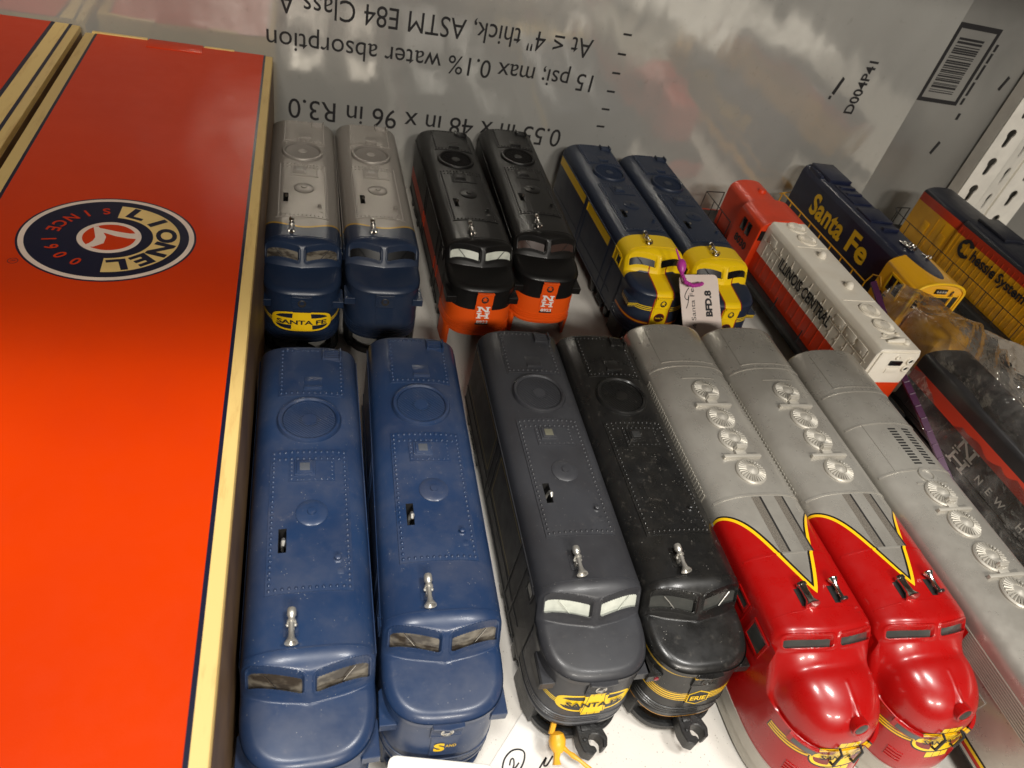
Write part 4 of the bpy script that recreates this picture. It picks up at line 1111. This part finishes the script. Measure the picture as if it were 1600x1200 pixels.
# ------------------------------------------------------------------ hood units
def handrail(mb_, x, y0, y1, z0, z1, n, r=.055):
    for y in frange(y0, y1, n): mb_.tube([(x, y, z0), (x, y, z1)], r, 5)
    mb_.tube([(x, y0, z1), (x, y1, z1)], r, 5)
GROUP_H = 'hood unit locomotives parked against the board'
def arch(hw_, ze, zt, n=14, p=2.6): return [(hw_ * math.sin(math.pi / 2 * (-1 + 2 * i / n)), ze + (zt - ze) * (1 - abs(math.sin(math.pi / 2 * (-1 + 2 * i / n))) ** p) ** .5) for i in range(n + 1)]
def gear(r, y0, y1, hw_, m):
    build(MB().box(-hw_, hw_, y0, y1, 2.25, 2.75, .04), 'walkway', m, r)
    build(MB().box(-1.7, 1.7, y0 + 6, y1 - 6, .7, 2.3, .15), 'fuel_tank', M['under'], r)
    for yc in (y0 + 4.6, y1 - 4.6):
        t = MB().box(-1.5, 1.5, yc - 1, yc + 1, .8, 2.2, .05)
        for s in (-1, 1):
            t.prism([(yc - 3.2, 1.5), (yc - 3.2, .8), (yc - 2.3, .5), (yc - .9, 1.0), (yc + .9, 1.0), (yc + 2.3, .5), (yc + 3.2, .8), (yc + 3.2, 1.5), (yc + 1.2, 1.8), (yc - 1.2, 1.8)], s * 2.0, s * 2.35, 'x', .04)
        tr = build(t, 'truck', M['under'], r, 30)
        for s in (-1, 1):
            for y in (yc - 2, yc + 2):
                build(MB().lathe([(0, 0), (.3, 0), (.32, .06), (.95, .1), (1.0, 0), (1.12, -.02), (1.12, -.12), (.98, -.14), (.96, -.4), (0, -.4)], 20, (s * 1.7, y, 1.12), (s, 0, 0)), 'wheel', M['wheel'], tr)

# --- white and orange unit, long hood towards the viewer
def p_ic(c):
    b = c.mix(c.ss(c.noise(.5, 4), .3, .7), lin(240, 234, 220), lin(232, 224, 208))
    return c.mix(c.z.lt(5.0).mx(c.y.gt(4.75)), b, lin(222, 62, 20))
M['ic'] = mat('white_orange_plastic', p_ic, .36, coat=.1, wear=.1)
M['orange_plastic'] = mat('orange_plastic', lin(222, 62, 20), .36, wear=.1)
ic = thing('hood_unit_locomotive', 'white and orange hood unit lettered in black with four round fans', 'model locomotive', (48.15, 19.2, 0), 0, GROUP_H)
gear(ic, -17.0, 17.0, 3.0, M['under'])
hood = MB()
sec = [(-2.25, 2.75), (-2.25, 7.85), (-2.0, 8.42), (-1.8, 8.5), (1.8, 8.5), (2.0, 8.42), (2.25, 7.85), (2.25, 2.75)]
hood.prism(sec, -15.0, 4.8, 'y', .05)
ho = build(hood, 'long_hood', M['ic'], ic, 30)
for y in (-11.9, -9.75, 1.55, 3.75):
    m = MB().lathe([(1.0, -.05), (1.0, .10), (.94, .14), (.84, .10), (.5, .22), (.3, .26), (0, .27)], 32, (.22, y, 8.5)); fo = build(m, 'roof_fan', M['ic'], ic)
    m = MB()
    for k in range(28):
        a = 2 * math.pi * k / 28; m.tube([(.22 + .45 * math.cos(a), y + .45 * math.sin(a), 8.74), (.22 + .85 * math.cos(a), y + .85 * math.sin(a), 8.64)], .035, 4)
    stuff(build(m, 'fan_vane', M['ic'], fo))
for y in (-1.3, -6.2): build(MB().lathe([(.42, -.05), (.4, .25), (.3, .5), (.1, .62), (0, .63)], 16, (.2, y, 8.45)), 'exhaust_stack', M['ic'], ic)
build(MB().box(-1.7, 1.8, 2.1 - 1.9, 2.16 - 1.9, 8.48, 8.54).box(-1.7, 1.8, -8.3, -8.24, 8.48, 8.54).box(-1.2, 1.6, -13.5, -13.4, 8.48, 8.56), 'roof_seam', M['ic'], ic, 0)
build(MB().lathe([(.2, 0), (.2, .12), (.1, .14), (.1, .05), (0, .05)], 14, (-.55, -13.1, 8.5)), 'roof_stack', M['ic'], ic)
build(MB().lathe([(.2, 0), (.2, .12), (.1, .14), (.1, .05), (0, .05)], 14, (.95, -12.95, 8.5)), 'roof_stack', M['ic'], ic)
build(MB().tube([(-.9, -14.0, 8.6), (.6, -14.0, 8.75)], [.1, .26], 10).lathe([(0, 0), (.32, .05), (.3, .3), (0, .4)], 14, (.95, -14.1, 8.5)), 'horn', M['ic'], ic)
# end face with number slot and lights
endf = MB().box(-1.95, 1.95, -15.16, -14.98, 3.2, 8.25, .07).box(-.55, .75, -15.24, -15.1, 6.15, 6.6, .02)
build(endf, 'hood_end', M['ic'], ic)
build(MB().box(-.62, .62, -15.28, -15.14, 7.0, 7.45, .02), 'number_glass', M['glass_black'], ic)
build(MB().lathe([(.24, 0), (.24, .12), (.15, .13), (.13, .02), (0, .02)], 16, (-.1, -15.16, 7.85), (0, -1, 0)), 'marker_light', M['ic'], ic)
for zc in (7.5, 6.7):
    lo = build(MB().lathe([(.34, 0), (.34, .16), (.26, .2), (.22, .1), (0, .1)], 18, (1.35, -15.16, zc), (0, -1, 0)), 'headlight', M['ic'], ic)
    build(MB().lathe([(.2, .105), (.1, .14), (0, .15)], 14, (1.35, -15.16, zc), (0, -1, 0)), 'headlight_lens', M['glass_black'], lo)
# doors, panels and latches on the hood side
for s in (-1,):
    x = s * 2.25
    m = MB()
    for y in frange(-14.2, 3.6, 15): m.box(x - .05, x, y, y + .06, 3.2, 7.6)
    m.box(x - .05, x, -14.5, 4.4, 6.55, 6.62)
    build(m, 'door_seam', M['ic'], ic, 0)
    for y in (-14.0, -12.3, -10.5): build(MB().box(x - .07, x + .02, y, y + 1.4, 6.75, 7.6, .03), 'radiator_panel', M['ic'], ic)
    for y in (2.4,): build(MB().box(x - .07, x + .02, y, y + 1.4, 6.75, 7.6, .03), 'radiator_panel', M['ic'], ic)
    m = MB()
    for y in frange(-13.6, 3.2, 15): m.box(x - .12, x, y, y + .12, 6.85, 7.05).box(x - .1, x, y - .3, y - .2, 5.7, 5.85)
    build(m, 'door_latch', M['ic'], ic, 0)
w = MB(); text(w, 'ILLINOIS CENTRAL', 1.15, lambda a, b: (-2.385, -4.25 - a, 6.4 + b), 9.6, .03); build(w, 'side_lettering', M['black_print'], ic, 0)
cab = MB().prism([(-2.95, 2.75)] + arch(2.95, 7.35, 8.62) + [(2.95, 2.75)], 4.82, 9.3, 'y', .04); co = build(cab, 'cab', M['orange_plastic'], ic, 40)
for y in (6.2, 7.3): build(MB().box(-3.02, -2.9, y, y + .75, 5.75, 7.05, .02), 'cab_window', M['glass_black'], co)
build(MB().box(-2.75, -2.3, 4.72, 4.86, 6.2, 7.3, .02), 'cab_window', M['glass_black'], co)
w = MB(); text(w, '8030', .85, lambda a, b: (-2.99, 7.0 - a, 4.7 + b), 2.5, .03); build(w, 'road_number', M['black_print'], co, 0)
build(MB().prism([(-2.1, 2.75)] + arch(2.1, 7.2, 8.3) + [(2.1, 2.75)], 9.3, 14.2, 'y', .1).lathe([(.5, 0), (.4, .3), (0, .35)], 16, (.3, 11.6, 8.25)), 'short_hood', M['orange_plastic'], ic, 40)
m = MB(); handrail(m, -2.95, 10, 16.6, 2.7, 5.2, 3, .05); m.tube([(-2.95, 16.6, 5.2), (-.5, 16.8, 5.2), (-.5, 16.8, 2.7)], .07, 5); handrail(m, -2.95, -16.6, -15.8, 2.7, 4.2, 1)
build(m, 'handrail', M['under'], ic)
m = MB()
for y in (-7.2, -2.2): m.tube([(-2.9, y, 2.7), (-2.9, y, 4.1)], [.12, .05], 5)
build(m, 'stanchion', M['under'], ic)
build(MB().box(-2.6, 2.6, -17.3, -17.0, .6, 2.7, .05).box(-2.6, 2.6, 17.0, 17.3, .6, 2.7, .05), 'pilot', M['orange_plastic'], ic)

# --- navy and yellow unit
def p_sf(c):
    nv = c.mix(c.ss(c.noise(.5, 4), .3, .7), lin(22, 28, 50), lin(28, 34, 58))
    b = c.mix(c.y.lt(-7.58), nv, lin(234, 172, 26))
    tip = (c.x.abs() / 1.25) ** 2.0 + ((c.y + 7.4) / 4.4) ** 2.0
    return c.mix(tip.lt(1.0) * c.z.gt(8.4) * c.y.lt(-7.5), b, nv)
M['sf'] = mat('navy_yellow_plastic', p_sf, .34, coat=.12, wear=.12)
M['yellow_plastic'] = mat('yellow_plastic', lin(226, 166, 24), .38)
M['yellow_bright'] = mat('yellow_trim_plastic', lin(242, 190, 28), .34)
sf = thing('hood_unit_locomotive', 'navy hood unit with large yellow lettering and yellow cab', 'model locomotive', (59.7, 26.0, 0), 0, GROUP_H)
gear(sf, -17.6, 12.6, 3.0, M['yellow_plastic'])
build(MB().prism([(-2.1, 2.75), (-2.1, 8.3), (-1.85, 8.9), (-1.4, 9.1), (1.4, 9.1), (1.85, 8.9), (2.1, 8.3), (2.1, 2.75)], -7.6, 11.6, 'y', .05), 'long_hood', M['sf'], sf, 30)
m = MB().box(-1.5, 1.5, 7.0, 11.3, 9.0, 9.45, .1).box(-1.2, 1.2, 2.2, 6.4, 9.0, 9.25, .08).box(-1.45, 1.45, -1.5, 1.4, 9.0, 9.3, .1).box(-1.9, 1.9, 8.2, 10.8, 8.2, 9.2, .1)
for y in (4.0, 5.4, -3.2): m.box(-1.0, 1.0, y, y + .5, 9.0, 9.4, .06)
build(m, 'roof_housing', M['sf'], sf, 30)
w = MB(); text(w, 'Santa', 2.5, lambda a, b: (-2.15, 3.9 - a, 6.5 + b), 6.7, .03, 0, 1.05); build(w, 'side_lettering', M['gold_print'], sf, 0)
w = MB(); text(w, 'Fe', 2.5, lambda a, b: (-2.15, -2.5 - a, 6.5 + b), 3.5, .03); build(w, 'side_lettering', M['gold_print'], sf, 0)
cb = build(MB().prism([(-2.95, 2.75)] + arch(2.95, 8.0, 9.2, 18, 2.2) + [(2.95, 2.75)], -12.5, -7.62, 'y', .04), 'cab', M['sf'], sf, 40)
fr = MB()
A = arch(2.95, 8.0, 9.2, 18, 2.2)
fr.tube([(-2.9, -12.55, 5.4)] + [(x * .985, -12.55, z - .05) for x, z in A] + [(2.9, -12.55, 5.4)], .16, 6)
fr.box(-2.6, -2.45, -12.62, -12.5, 5.4, 7.9).box(-1.75, -1.6, -12.62, -12.5, 5.4, 8.0).box(1.6, 1.75, -12.62, -12.5, 5.4, 8.0).box(2.45, 2.6, -12.62, -12.5, 5.4, 7.9).box(-1.6, 1.6, -12.62, -12.5, 7.6, 7.75)
build(fr, 'cab_front_trim', M['yellow_bright'], cb)
for a, b in ((-2.45, -1.75), (1.75, 2.45)): build(MB().box(a, b, -12.56, -12.45, 6.2, 7.7), 'cab_window', M['glass_black'], cb, 0)
build(MB().box(-1.5, 1.5, -12.56, -12.45, 6.6, 7.55), 'cab_window', M['glass_black'], cb, 0)
hp = build(MB().box(-.75, .65, -12.64, -12.5, 8.0, 8.55, .05), 'headlight_panel', M['glass_black'], cb)
for x in (-.5, -.18, .14, .46): build(MB().lathe([(.13, 0), (.1, .05), (0, .06)], 12, (x - .03, -12.64, 8.28), (0, -1, 0)), 'headlight_lens', M['lens'], hp)
w = MB(); text(w, '8', .85, lambda a, b: (1.35 + a, -12.58, 8.0 + b), .42, .02, .4); build(w, 'front_number', M['black_print'], cb, 0)
for y in (-9.9, -10.9): build(MB().box(-3.02, -2.9, y, y + .7, 6.2, 7.6, .02), 'cab_window', M['glass_black'], cb)
w = MB()
for q in ((-11.1, -9.0, 5.95, 6.12), (-11.1, -9.0, 7.68, 7.85), (-11.1, -10.95, 6.12, 7.68), (-9.15, -9.0, 6.12, 7.68), (-10.12, -9.98, 6.12, 7.68)): w.box(-3.06, -2.93, *q)
build(w, 'cab_window_frame', M['yellow_bright'], cb, 0)
w = MB(); text(w, '85', .85, lambda a, b: (-2.99, -9.3 - a, 5.2 + b), 1.2, .02); build(w, 'road_number', M['black_print'], cb, 0)
build(MB().prism([(-2.2, 2.75), (-2.2, 5.6), (-1.8, 6.2), (1.8, 6.2), (2.2, 5.6), (2.2, 2.75)], -17.0, -12.6, 'y', .25), 'short_hood', M['yellow_plastic'], sf, 40)
for (x, y, z, r) in ((-.2, -6.0, 9.32, .2), (.15, -6.2, 9.42, .22), (.5, -6.35, 9.34, .2), (-.05, -6.6, 9.36, .18), (.35, -6.75, 9.36, .18), (1.25, -8.0, 9.2, .22)):
    build(MB().lathe([(0, -.9), (.12, -.88), (.14, -.3), (r * 1.4, 0), (r * 1.4, .07), (0, .02)], 14, (x, y, z), (.1, -1, .15)), 'horn', M['chrome'], sf)
m = MB(); handrail(m, -2.95, -6.6, 11.8, 2.7, 5.0, 8, .075); m.tube([(-2.95, 11.8, 5.0), (-2.9, 12.4, 4.6), (-.8, 12.6, 4.9), (-.8, 12.6, 2.7)], .075, 5)
m.tube([(-2.95, -6.6, 5.0), (-2.95, -7.0, 6.2), (-2.95, -8.0, 6.6), (-2.95, -8.8, 5.8)], .075, 5)
build(m, 'handrail', M['yellow_plastic'], sf)

# --- orange yellow unit with red band
def p_ch(c):
    y_ = c.mix(c.ss(c.noise(.5, 4), .3, .7), lin(226, 166, 24), lin(214, 154, 22))
    b = c.mix(c.z.gt(7.62), y_, lin(184, 54, 24))
    return c.mix(c.z.gt(8.62), b, lin(34, 36, 46))
M['ch'] = mat('yellow_red_navy_plastic', p_ch, .40, wear=.12)
ch = thing('hood_unit_locomotive', 'yellow hood unit with red band, navy roof and flowing black lettering', 'model locomotive', (75.75, 20.0, 0), 0, GROUP_H)
gear(ch, -14.0, 16.8, 3.2, M['under'])
build(MB().prism([(-2.35, 2.75), (-2.35, 8.55)] + arch(2.35, 8.6, 9.35, 10, 2.4)[1:-1] + [(2.35, 8.55), (2.35, 2.75)], 7.0, 14.6, 'y', .04), 'cab', M['ch'], ch, 40)
build(MB().prism([(-2.5, 2.75), (-2.5, 8.65)] + arch(2.5, 8.7, 9.55, 10, 2.4)[1:-1] + [(2.5, 8.65), (2.5, 2.75)], -12.5, 6.98, 'y', .04), 'long_hood', M['ch'], ch, 40)
build(MB().box(-1.4, 1.6, 2.0, 6.6, 9.4, 9.8, .12), 'roof_housing', M['ch'], ch)
m = MB()
for y in frange(-12, 6.2, 22): m.box(-2.56, -2.5, y, y + .07, 3.0, 8.2)
for y in (7.4, 8.9, 10.2): m.box(-2.42, -2.35, y, y + .12, 3.0, 7.3)
m.box(-2.58, -2.5, 6.7, 6.95, 3.0, 8.3)
build(m, 'door_seam', M['ch'], ch, 0)
for y in (11.0, 8.0): build(MB().box(-2.45, -2.34, y, y + 1.0, 4.6, 6.2, .03), 'door_panel', M['ch'], ch)
w = MB(); text(w, 'hessie', 1.3, lambda a, b: (-2.6, 1.5 - a, 6.75 + b), 3.9, .03); text(w, 'System', 1.5, lambda a, b: (-2.6, -2.9 - a, 6.6 + b), 4.3, .03)
build(w, 'side_lettering', M['black_print'], ch, 0)
# round mark: dark C with a light notch shape inside
w = MB()
for k in range(40):
    a0, a1 = math.radians(35 + 290 * k / 40), math.radians(35 + 290 * (k + 1) / 40); n0 = len(w.v)
    for a, r in ((a0, 1.1), (a1, 1.1), (a1, .62 + .12 * math.sin(a1 * 5)), (a0, .62 + .12 * math.sin(a0 * 5))): w.v.append((-2.605, 4.6 - r * math.cos(a), 6.8 + r * math.sin(a)))
    w.f.append((n0, n0 + 1, n0 + 2, n0 + 3))
build(w, 'side_emblem', M['black_print'], ch, 0)
m = MB(); handrail(m, -3.1, -12.5, 15.8, 2.7, 5.0, 10, .05); m.tube([(-3.1, 15.8, 5.0), (-2.8, 16.5, 5.2), (-.5, 16.7, 5.2), (-.5, 16.7, 2.7)], .08, 5); m.tube([(-1.8, 16.7, 5.2), (-1.8, 16.7, 2.7)], .08, 5)
build(m, 'handrail', M['under'], ch)

# ------------------------------------------------------------------ bagged unit
def p_bag(c):
    b = c.mix(c.ss(c.noise(.4, 4), .3, .7), lin(38, 37, 38), lin(48, 46, 46))
    return c.mix(c.x.lt(-2.5) * c.z.gt(5.0) * c.z.lt(6.2), b, lin(214, 66, 40))
nh = thing('hood_unit_locomotive', 'black hood unit with orange stripe and white monogram inside clear bag', 'model locomotive', (54.75, -6.5, 0), 1.2, GROUP_H)
M['nhbag'] = mat('black_orange_plastic', p_bag, .42)
gear(nh, -14, 11.8, 2.7, M['under'])
build(MB().prism([(-2.7, 2.75), (-2.7, 7.2)] + arch(2.7, 7.2, 8.0, 12, 2.6)[1:-1] + [(2.7, 7.2), (2.7, 2.75)], -13, 11.6, 'y', .08), 'hood', M['nhbag'], nh, 40)
m = MB()
for y in frange(-12, 10, 11): m.box(-2.75, -2.7, y, y + .06, 3.0, 4.9)
build(m, 'door_seam', M['nhbag'], nh, 0)
def mono(zc0, y0, x, k):
    q = MB()
    for cz, ch_ in ((zc0 + .62 * k, 'N'), (zc0 - .62 * k, 'H')):
        h = .55 * k
        def R(a, b, c_, d): q.add([(x, y0 - a, c_), (x, y0 - b, c_), (x, y0 - b, d), (x, y0 - a, d)], [(0, 1, 2, 3)])
        for s in (-1, 1):
            R(s * .7 * k - .14 * k, s * .7 * k + .14 * k, cz - h, cz + h); R(s * .7 * k - .36 * k, s * .7 * k + .36 * k, cz + h - .15 * k, cz + h); R(s * .7 * k - .36 * k, s * .7 * k + .36 * k, cz - h, cz - h + .15 * k)
        if ch_ == 'N': q.add([(x, y0 + .82 * k, cz + h), (x, y0 + .5 * k, cz + h), (x, y0 - .82 * k, cz - h), (x, y0 - .5 * k, cz - h)], [(0, 1, 2, 3)])
        else: R(-.7 * k, .7 * k, cz - .1 * k, cz + .1 * k)
    return q
build(mono(3.85, 3.2, -2.735, 1.0), 'monogram', M['white_print'], nh, 0)
w = MB()
for i, ch_ in enumerate('NEW HAVEN'):
    if ch_ != ' ': text(w, ch_, .62, lambda a, b, i=i: (-2.735, .9 - i * 1.15 - a, 3.55 + b), None, .02)
build(w, 'side_lettering', M['white_print'], nh, 0)

def clear_film():
    m = bpy.data.materials.new('clear_bag_film'); m.use_nodes = True; nt = m.node_tree; nd = nt.nodes; nd.clear()
    out = nd.new('ShaderNodeOutputMaterial'); tr = nd.new('ShaderNodeBsdfTransparent'); gl = nd.new('ShaderNodeBsdfGlossy'); df = nd.new('ShaderNodeBsdfTranslucent'); d2 = nd.new('ShaderNodeBsdfDiffuse')
    tr.inputs[0].default_value = (.94, .93, .91, 1); gl.inputs['Roughness'].default_value = .05; gl.inputs[0].default_value = (1, .97, .92, 1)
    d2.inputs[0].default_value = (.75, .72, .68, 1)
    lw = nd.new('ShaderNodeLayerWeight'); lw.inputs[0].default_value = .28
    c = Ctx(m); f = c.ss(c.noise(.45, 5, .65), .42, .75) * .12 + .025
    m1 = nd.new('ShaderNodeMixShader'); m2 = nd.new('ShaderNodeMixShader')
    nt.links.new(f.k, m1.inputs[0]); nt.links.new(tr.outputs[0], m1.inputs[1]); nt.links.new(d2.outputs[0], m1.inputs[2])
    g = X(nt, lw.outputs['Fresnel']) * .75 + .05
    nt.links.new(g.k, m2.inputs[0]); nt.links.new(m1.outputs[0], m2.inputs[1]); nt.links.new(gl.outputs[0], m2.inputs[2]); nt.links.new(m2.outputs[0], out.inputs[0])
    bn = nd.new('ShaderNodeBump'); bn.inputs['Strength'].default_value = .6; bn.inputs['Distance'].default_value = .004
    nt.links.new(c.noise(.9, 3, .5).k, bn.inputs['Height']); nt.links.new(bn.outputs[0], gl.inputs['Normal'])
    return m
from mathutils import noise as mn
bag = thing('plastic_bag', 'crumpled clear plastic bag with purple zip strip around black locomotive', 'bag', (0, 0, 0))
def zipline(y):
    K = ((12.9, 8.7), (9, 7.0), (4.7, 4.9), (.5, 3.7), (-4.9, 1.9), (-20, .6))
    for (a, za), (b, zb_) in zip(K[:-1], K[1:]):
        if y >= b: return za + (zb_ - za) * max(0, (a - y)) / (a - b)
    return .6
mb = MB()
def bagz(u, v):
    # u across (0 zip side .. 1 far side), v along (0 back .. 1 front)
    x = 50.9 + u * 17.5 - 1.0 * v * u; y = 12.6 - v * 33 + 1.2 * math.sin(u * 5)
    over = math.exp(-((x - 55.2) / 3.6) ** 4)
    z = 3.0 + 6.9 * over * (1 - .25 * sstep(.25, 0, v)) + 2.6 * sstep(.42, .08, v) * (1 - over) + 2.2 * math.exp(-((u - .78) / .16) ** 2) * math.exp(-((v - .22) / .16) ** 2)
    edge = sstep(0, .10, u)
    zipz = zipline(12.6 - v * 33)
    z = zipz * (1 - edge) + z * edge
    p = Vector((x * .22, y * .22, 3.1))
    cr = 1.0 - abs(mn.noise(p * 1.1)) * 2.2 - abs(mn.noise(p * 2.3 + Vector((5, 1, 0)))) * 1.0 - abs(mn.noise(p * 4.3)) * .12
    z += (cr - .3) * (.25 + .75 * edge)
    if u > .75: z -= (u - .75) * 9
    return (x, y, max(z, .25))
mb.grid(lambda u, v: bagz(u, v), frange(0, 1, 90), frange(0, 1, 150))
film = build(mb, 'clear_film', clear_film(), bag, 40)
M['purple'] = mat('purple_zip_plastic', (.055, .009, .045), .45)
mb = MB()
zp = [(50.5, 12.9 - t * 33, zipline(12.9 - t * 33)) for t in frange(0, .62, 36)]
for a, b in zip(zp[:-1], zp[1:]):
    n0 = len(mb.v)
    for p in (a, b):
        for dx, dz in ((-.2, .25), (.3, .45), (.4, .25), (-.1, .0)): mb.v.append((p[0] + dx, p[1], p[2] + dz + .3))
    for r in range(4): s_ = (r + 1) % 4; mb.f.append((n0 + r, n0 + s_, n0 + 4 + s_, n0 + 4 + r))
for p in zp[10::2]: mb.tube([(p[0] - .18, p[1], p[2] + .58), (p[0] + .28, p[1], p[2] + .77)], .07, 4)
build(mb, 'zip_strip', M['purple'], bag)

# ------------------------------------------------------------------ tags and ties
M['paper'] = mat('tag_paper', lambda c: c.mix(c.ss(c.noise(.4, 4), .3, .7), (.72, .62, .56), (.68, .57, .51)), .6)
M['white_paper'] = mat('white_card', (.80, .78, .74), .55)
M['magenta'] = mat('magenta_plastic', lin(190, 60, 160), .4)
M['amber'] = mat('amber_plastic', lin(240, 176, 44), .4)
def rounded(w_, h_, r):
    o = []
    for cx, cy, a in ((w_ / 2 - r, h_ / 2 - r, 0), (-w_ / 2 + r, h_ / 2 - r, 90), (-w_ / 2 + r, -h_ / 2 + r, 180), (w_ / 2 - r, -h_ / 2 + r, 270)):
        for k in range(4): q = math.radians(a + 30 * k); o.append((cx + r * math.cos(q), cy + r * math.sin(q)))
    return o
def stroke(mb_, pts, r=.05, z=.05):
    # smooth marker line
    q = []
    for i in range(len(pts) - 1):
        p0, p1, p2, p3 = [Vector(pts[max(0, min(len(pts) - 1, j))]) for j in (i - 1, i, i + 1, i + 2)]
        for k in range(5):
            t = k / 5; q.append(.5 * ((2 * p1) + (p2 - p0) * t + (2 * p0 - 5 * p1 + 4 * p2 - p3) * t * t + (3 * p1 - p0 - 3 * p2 + p3) * t ** 3))
    q.append(Vector(pts[-1])); m = ribbon([(p.x, p.y) for p in q], r * 2, z); mb_.merge(m)
def place(o, origin, xaxis, yaxis):
    xa = Vector(xaxis).normalized(); ya = Vector(yaxis); ya = (ya - xa * ya.dot(xa)).normalized(); za = xa.cross(ya)
    m = Matrix((xa, ya, za)).transposed().to_4x4(); m.translation = Vector(origin) * S; o.matrix_world = m
tg = thing('price_tag', 'pale paper tag with black handwriting leaning between the yellow cabs', 'tag')
card = build(MB().prism(rounded(3.7, 6.6, .42), -.02, .02), 'tag_card', M['paper'], tg, 30)
w = MB()
def vt(s, h, x, y, width=None, off=.03): text(w, s, h, lambda a, b: (x - b, y + a, .03), width, off)
vt('BFD.8', .66, .75, .75, 2.3, .05); vt('4 Santa Fe', .42, -.75, .35, 3.5, .0)
stroke(w, [(-1.0, 2.15), (-1.3, 1.75), (-1.45, 1.3), (-1.2, 1.1), (-1.05, 1.5), (-1.2, .8), (-1.4, .35)], .035, .03)
build(w, 'handwriting', M['ink'], card, 0)
build(MB().lathe([(.14, 0), (.14, .035), (.08, .035), (.08, 0)], 14, (-.35, 2.3, 0)), 'tag_hole', M['dark'], card)
xa = Vector((3.67, 0, .23)); ya = Vector((.78, 3.0, 2.64))
place(tg, Vector((32.34, 14, 8.03)) + xa / 2 - ya.normalized() * 3.3, xa, ya)
tie = thing('tag_tie', 'magenta beaded plastic tie looped through the paper tag', 'tie')
tp = [(31.15, 15.4, 9.79), (31.52, 14.9, 9.14), (31.69, 14.4, 8.74), (31.66, 13.8, 8.32), (31.79, 13.0, 8.05), (32.34, 12.6, 7.99), (32.97, 12.7, 8.05), (33.43, 13.0, 8.0)]
m = MB().tube(tp[:3], [.06, .10, .16], 7); build(m, 'tail', M['magenta'], tie)
build(MB().lathe([(0, -.62), (.2, -.6), (.34, -.35), (.42, 0), (.36, .35), (.22, .55), (0, .58)], 16, tp[2], (Vector(tp[2]) - Vector(tp[3])).normalized()), 'lock_bead', M['magenta'], tie)
bm_ = MB()
dense = []
for i in range(2, len(tp) - 1):
    for t in frange(0, 1, 6): dense.append(Vector(tp[i]).lerp(Vector(tp[i + 1]), t))
bm_.tube(dense, .13, 7)
for q in dense[3::2]: bm_.lathe([(0, -.17), (.14, -.12), (.18, 0), (.14, .12), (0, .17)], 8, q)
stuff(build(bm_, 'beaded_cord', M['magenta'], tie))

c1 = thing('paper_card', 'white paper card with circled handwritten number under the charcoal locomotive', 'card')
d = Vector((-.69, -.72, 0)); pr = Vector((.72, -.69, 0)); A0 = Vector((13.6, -16.2, 0))
q = [A0, A0 + d * 9.5, A0 + d * 9.5 + pr * 3.9, A0 + pr * 3.9]
build(MB().prism([(p.x, p.y) for p in q], .004, .045), 'card', M['white_paper'], c1, 0)
w = MB()
stroke(w, [(10.50, -20.6), (10.57, -20.24), (10.79, -19.8), (11.2, -19.49), (11.61, -19.45), (11.88, -19.62), (11.82, -19.97), (11.54, -20.37), (11.1, -20.7), (10.6, -20.65)], .045, .05)
stroke(w, [(10.97, -20.17), (11.10, -19.90), (11.24, -19.88), (11.22, -20.13), (11.12, -20.36), (11.3, -20.28), (11.5, -20.10)], .04, .05)
stroke(w, [(12.45, -20.6), (12.74, -20.3), (13.02, -20.05), (12.88, -20.25), (12.80, -20.42), (12.98, -20.41), (13.39, -20.02)], .045, .05)
build(w, 'handwriting', M['ink'], c1, 0)
at = thing('tag_tie', 'amber plastic tie with round bead beside the coupler', 'tie')
ap = [(13.42, -18.75, 1.75), (13.22, -19.13, 1.6), (13.08, -19.43, 1.5)]
build(MB().tube(ap, [.18, .15, .17], 8), 'tail', M['amber'], at)
build(MB().lathe([(0, -.55), (.25, -.5), (.42, -.2), (.46, .1), (.36, .4), (.2, .5), (0, .52)], 20, (13.36, -19.80, 1.35), (0, .85, .5)), 'lock_bead', M['amber'], at)
build(MB().tube([(13.3, -20.2, 1.2), (13.22, -20.5, 1.05), (13.2, -20.75, .95)], [.2, .16, .24], 8), 'stub', M['amber'], at)
build(MB().tube([(13.55, -20.0, 1.3), (13.84, -20.41, 1.4), (14.0, -20.6, 1.45), (14.24, -20.85, 1.5), (14.64, -21.29, 1.5), (15.4, -22.1, 1.4)], [.16, .10, .15, .09, .12, .11], 8), 'cord', M['amber'], at)

c2 = thing('paper_card', 'blank white card tilted against the pilot below the S lettering', 'card')
cc = build(MB().prism(rounded(4.9, 4.0, .35), -.02, .02), 'card', M['white_paper'], c2, 30)
place(c2, (6.65, -21.6, 1.87), (3.95, -.9, 0), (.1, .5, .87))
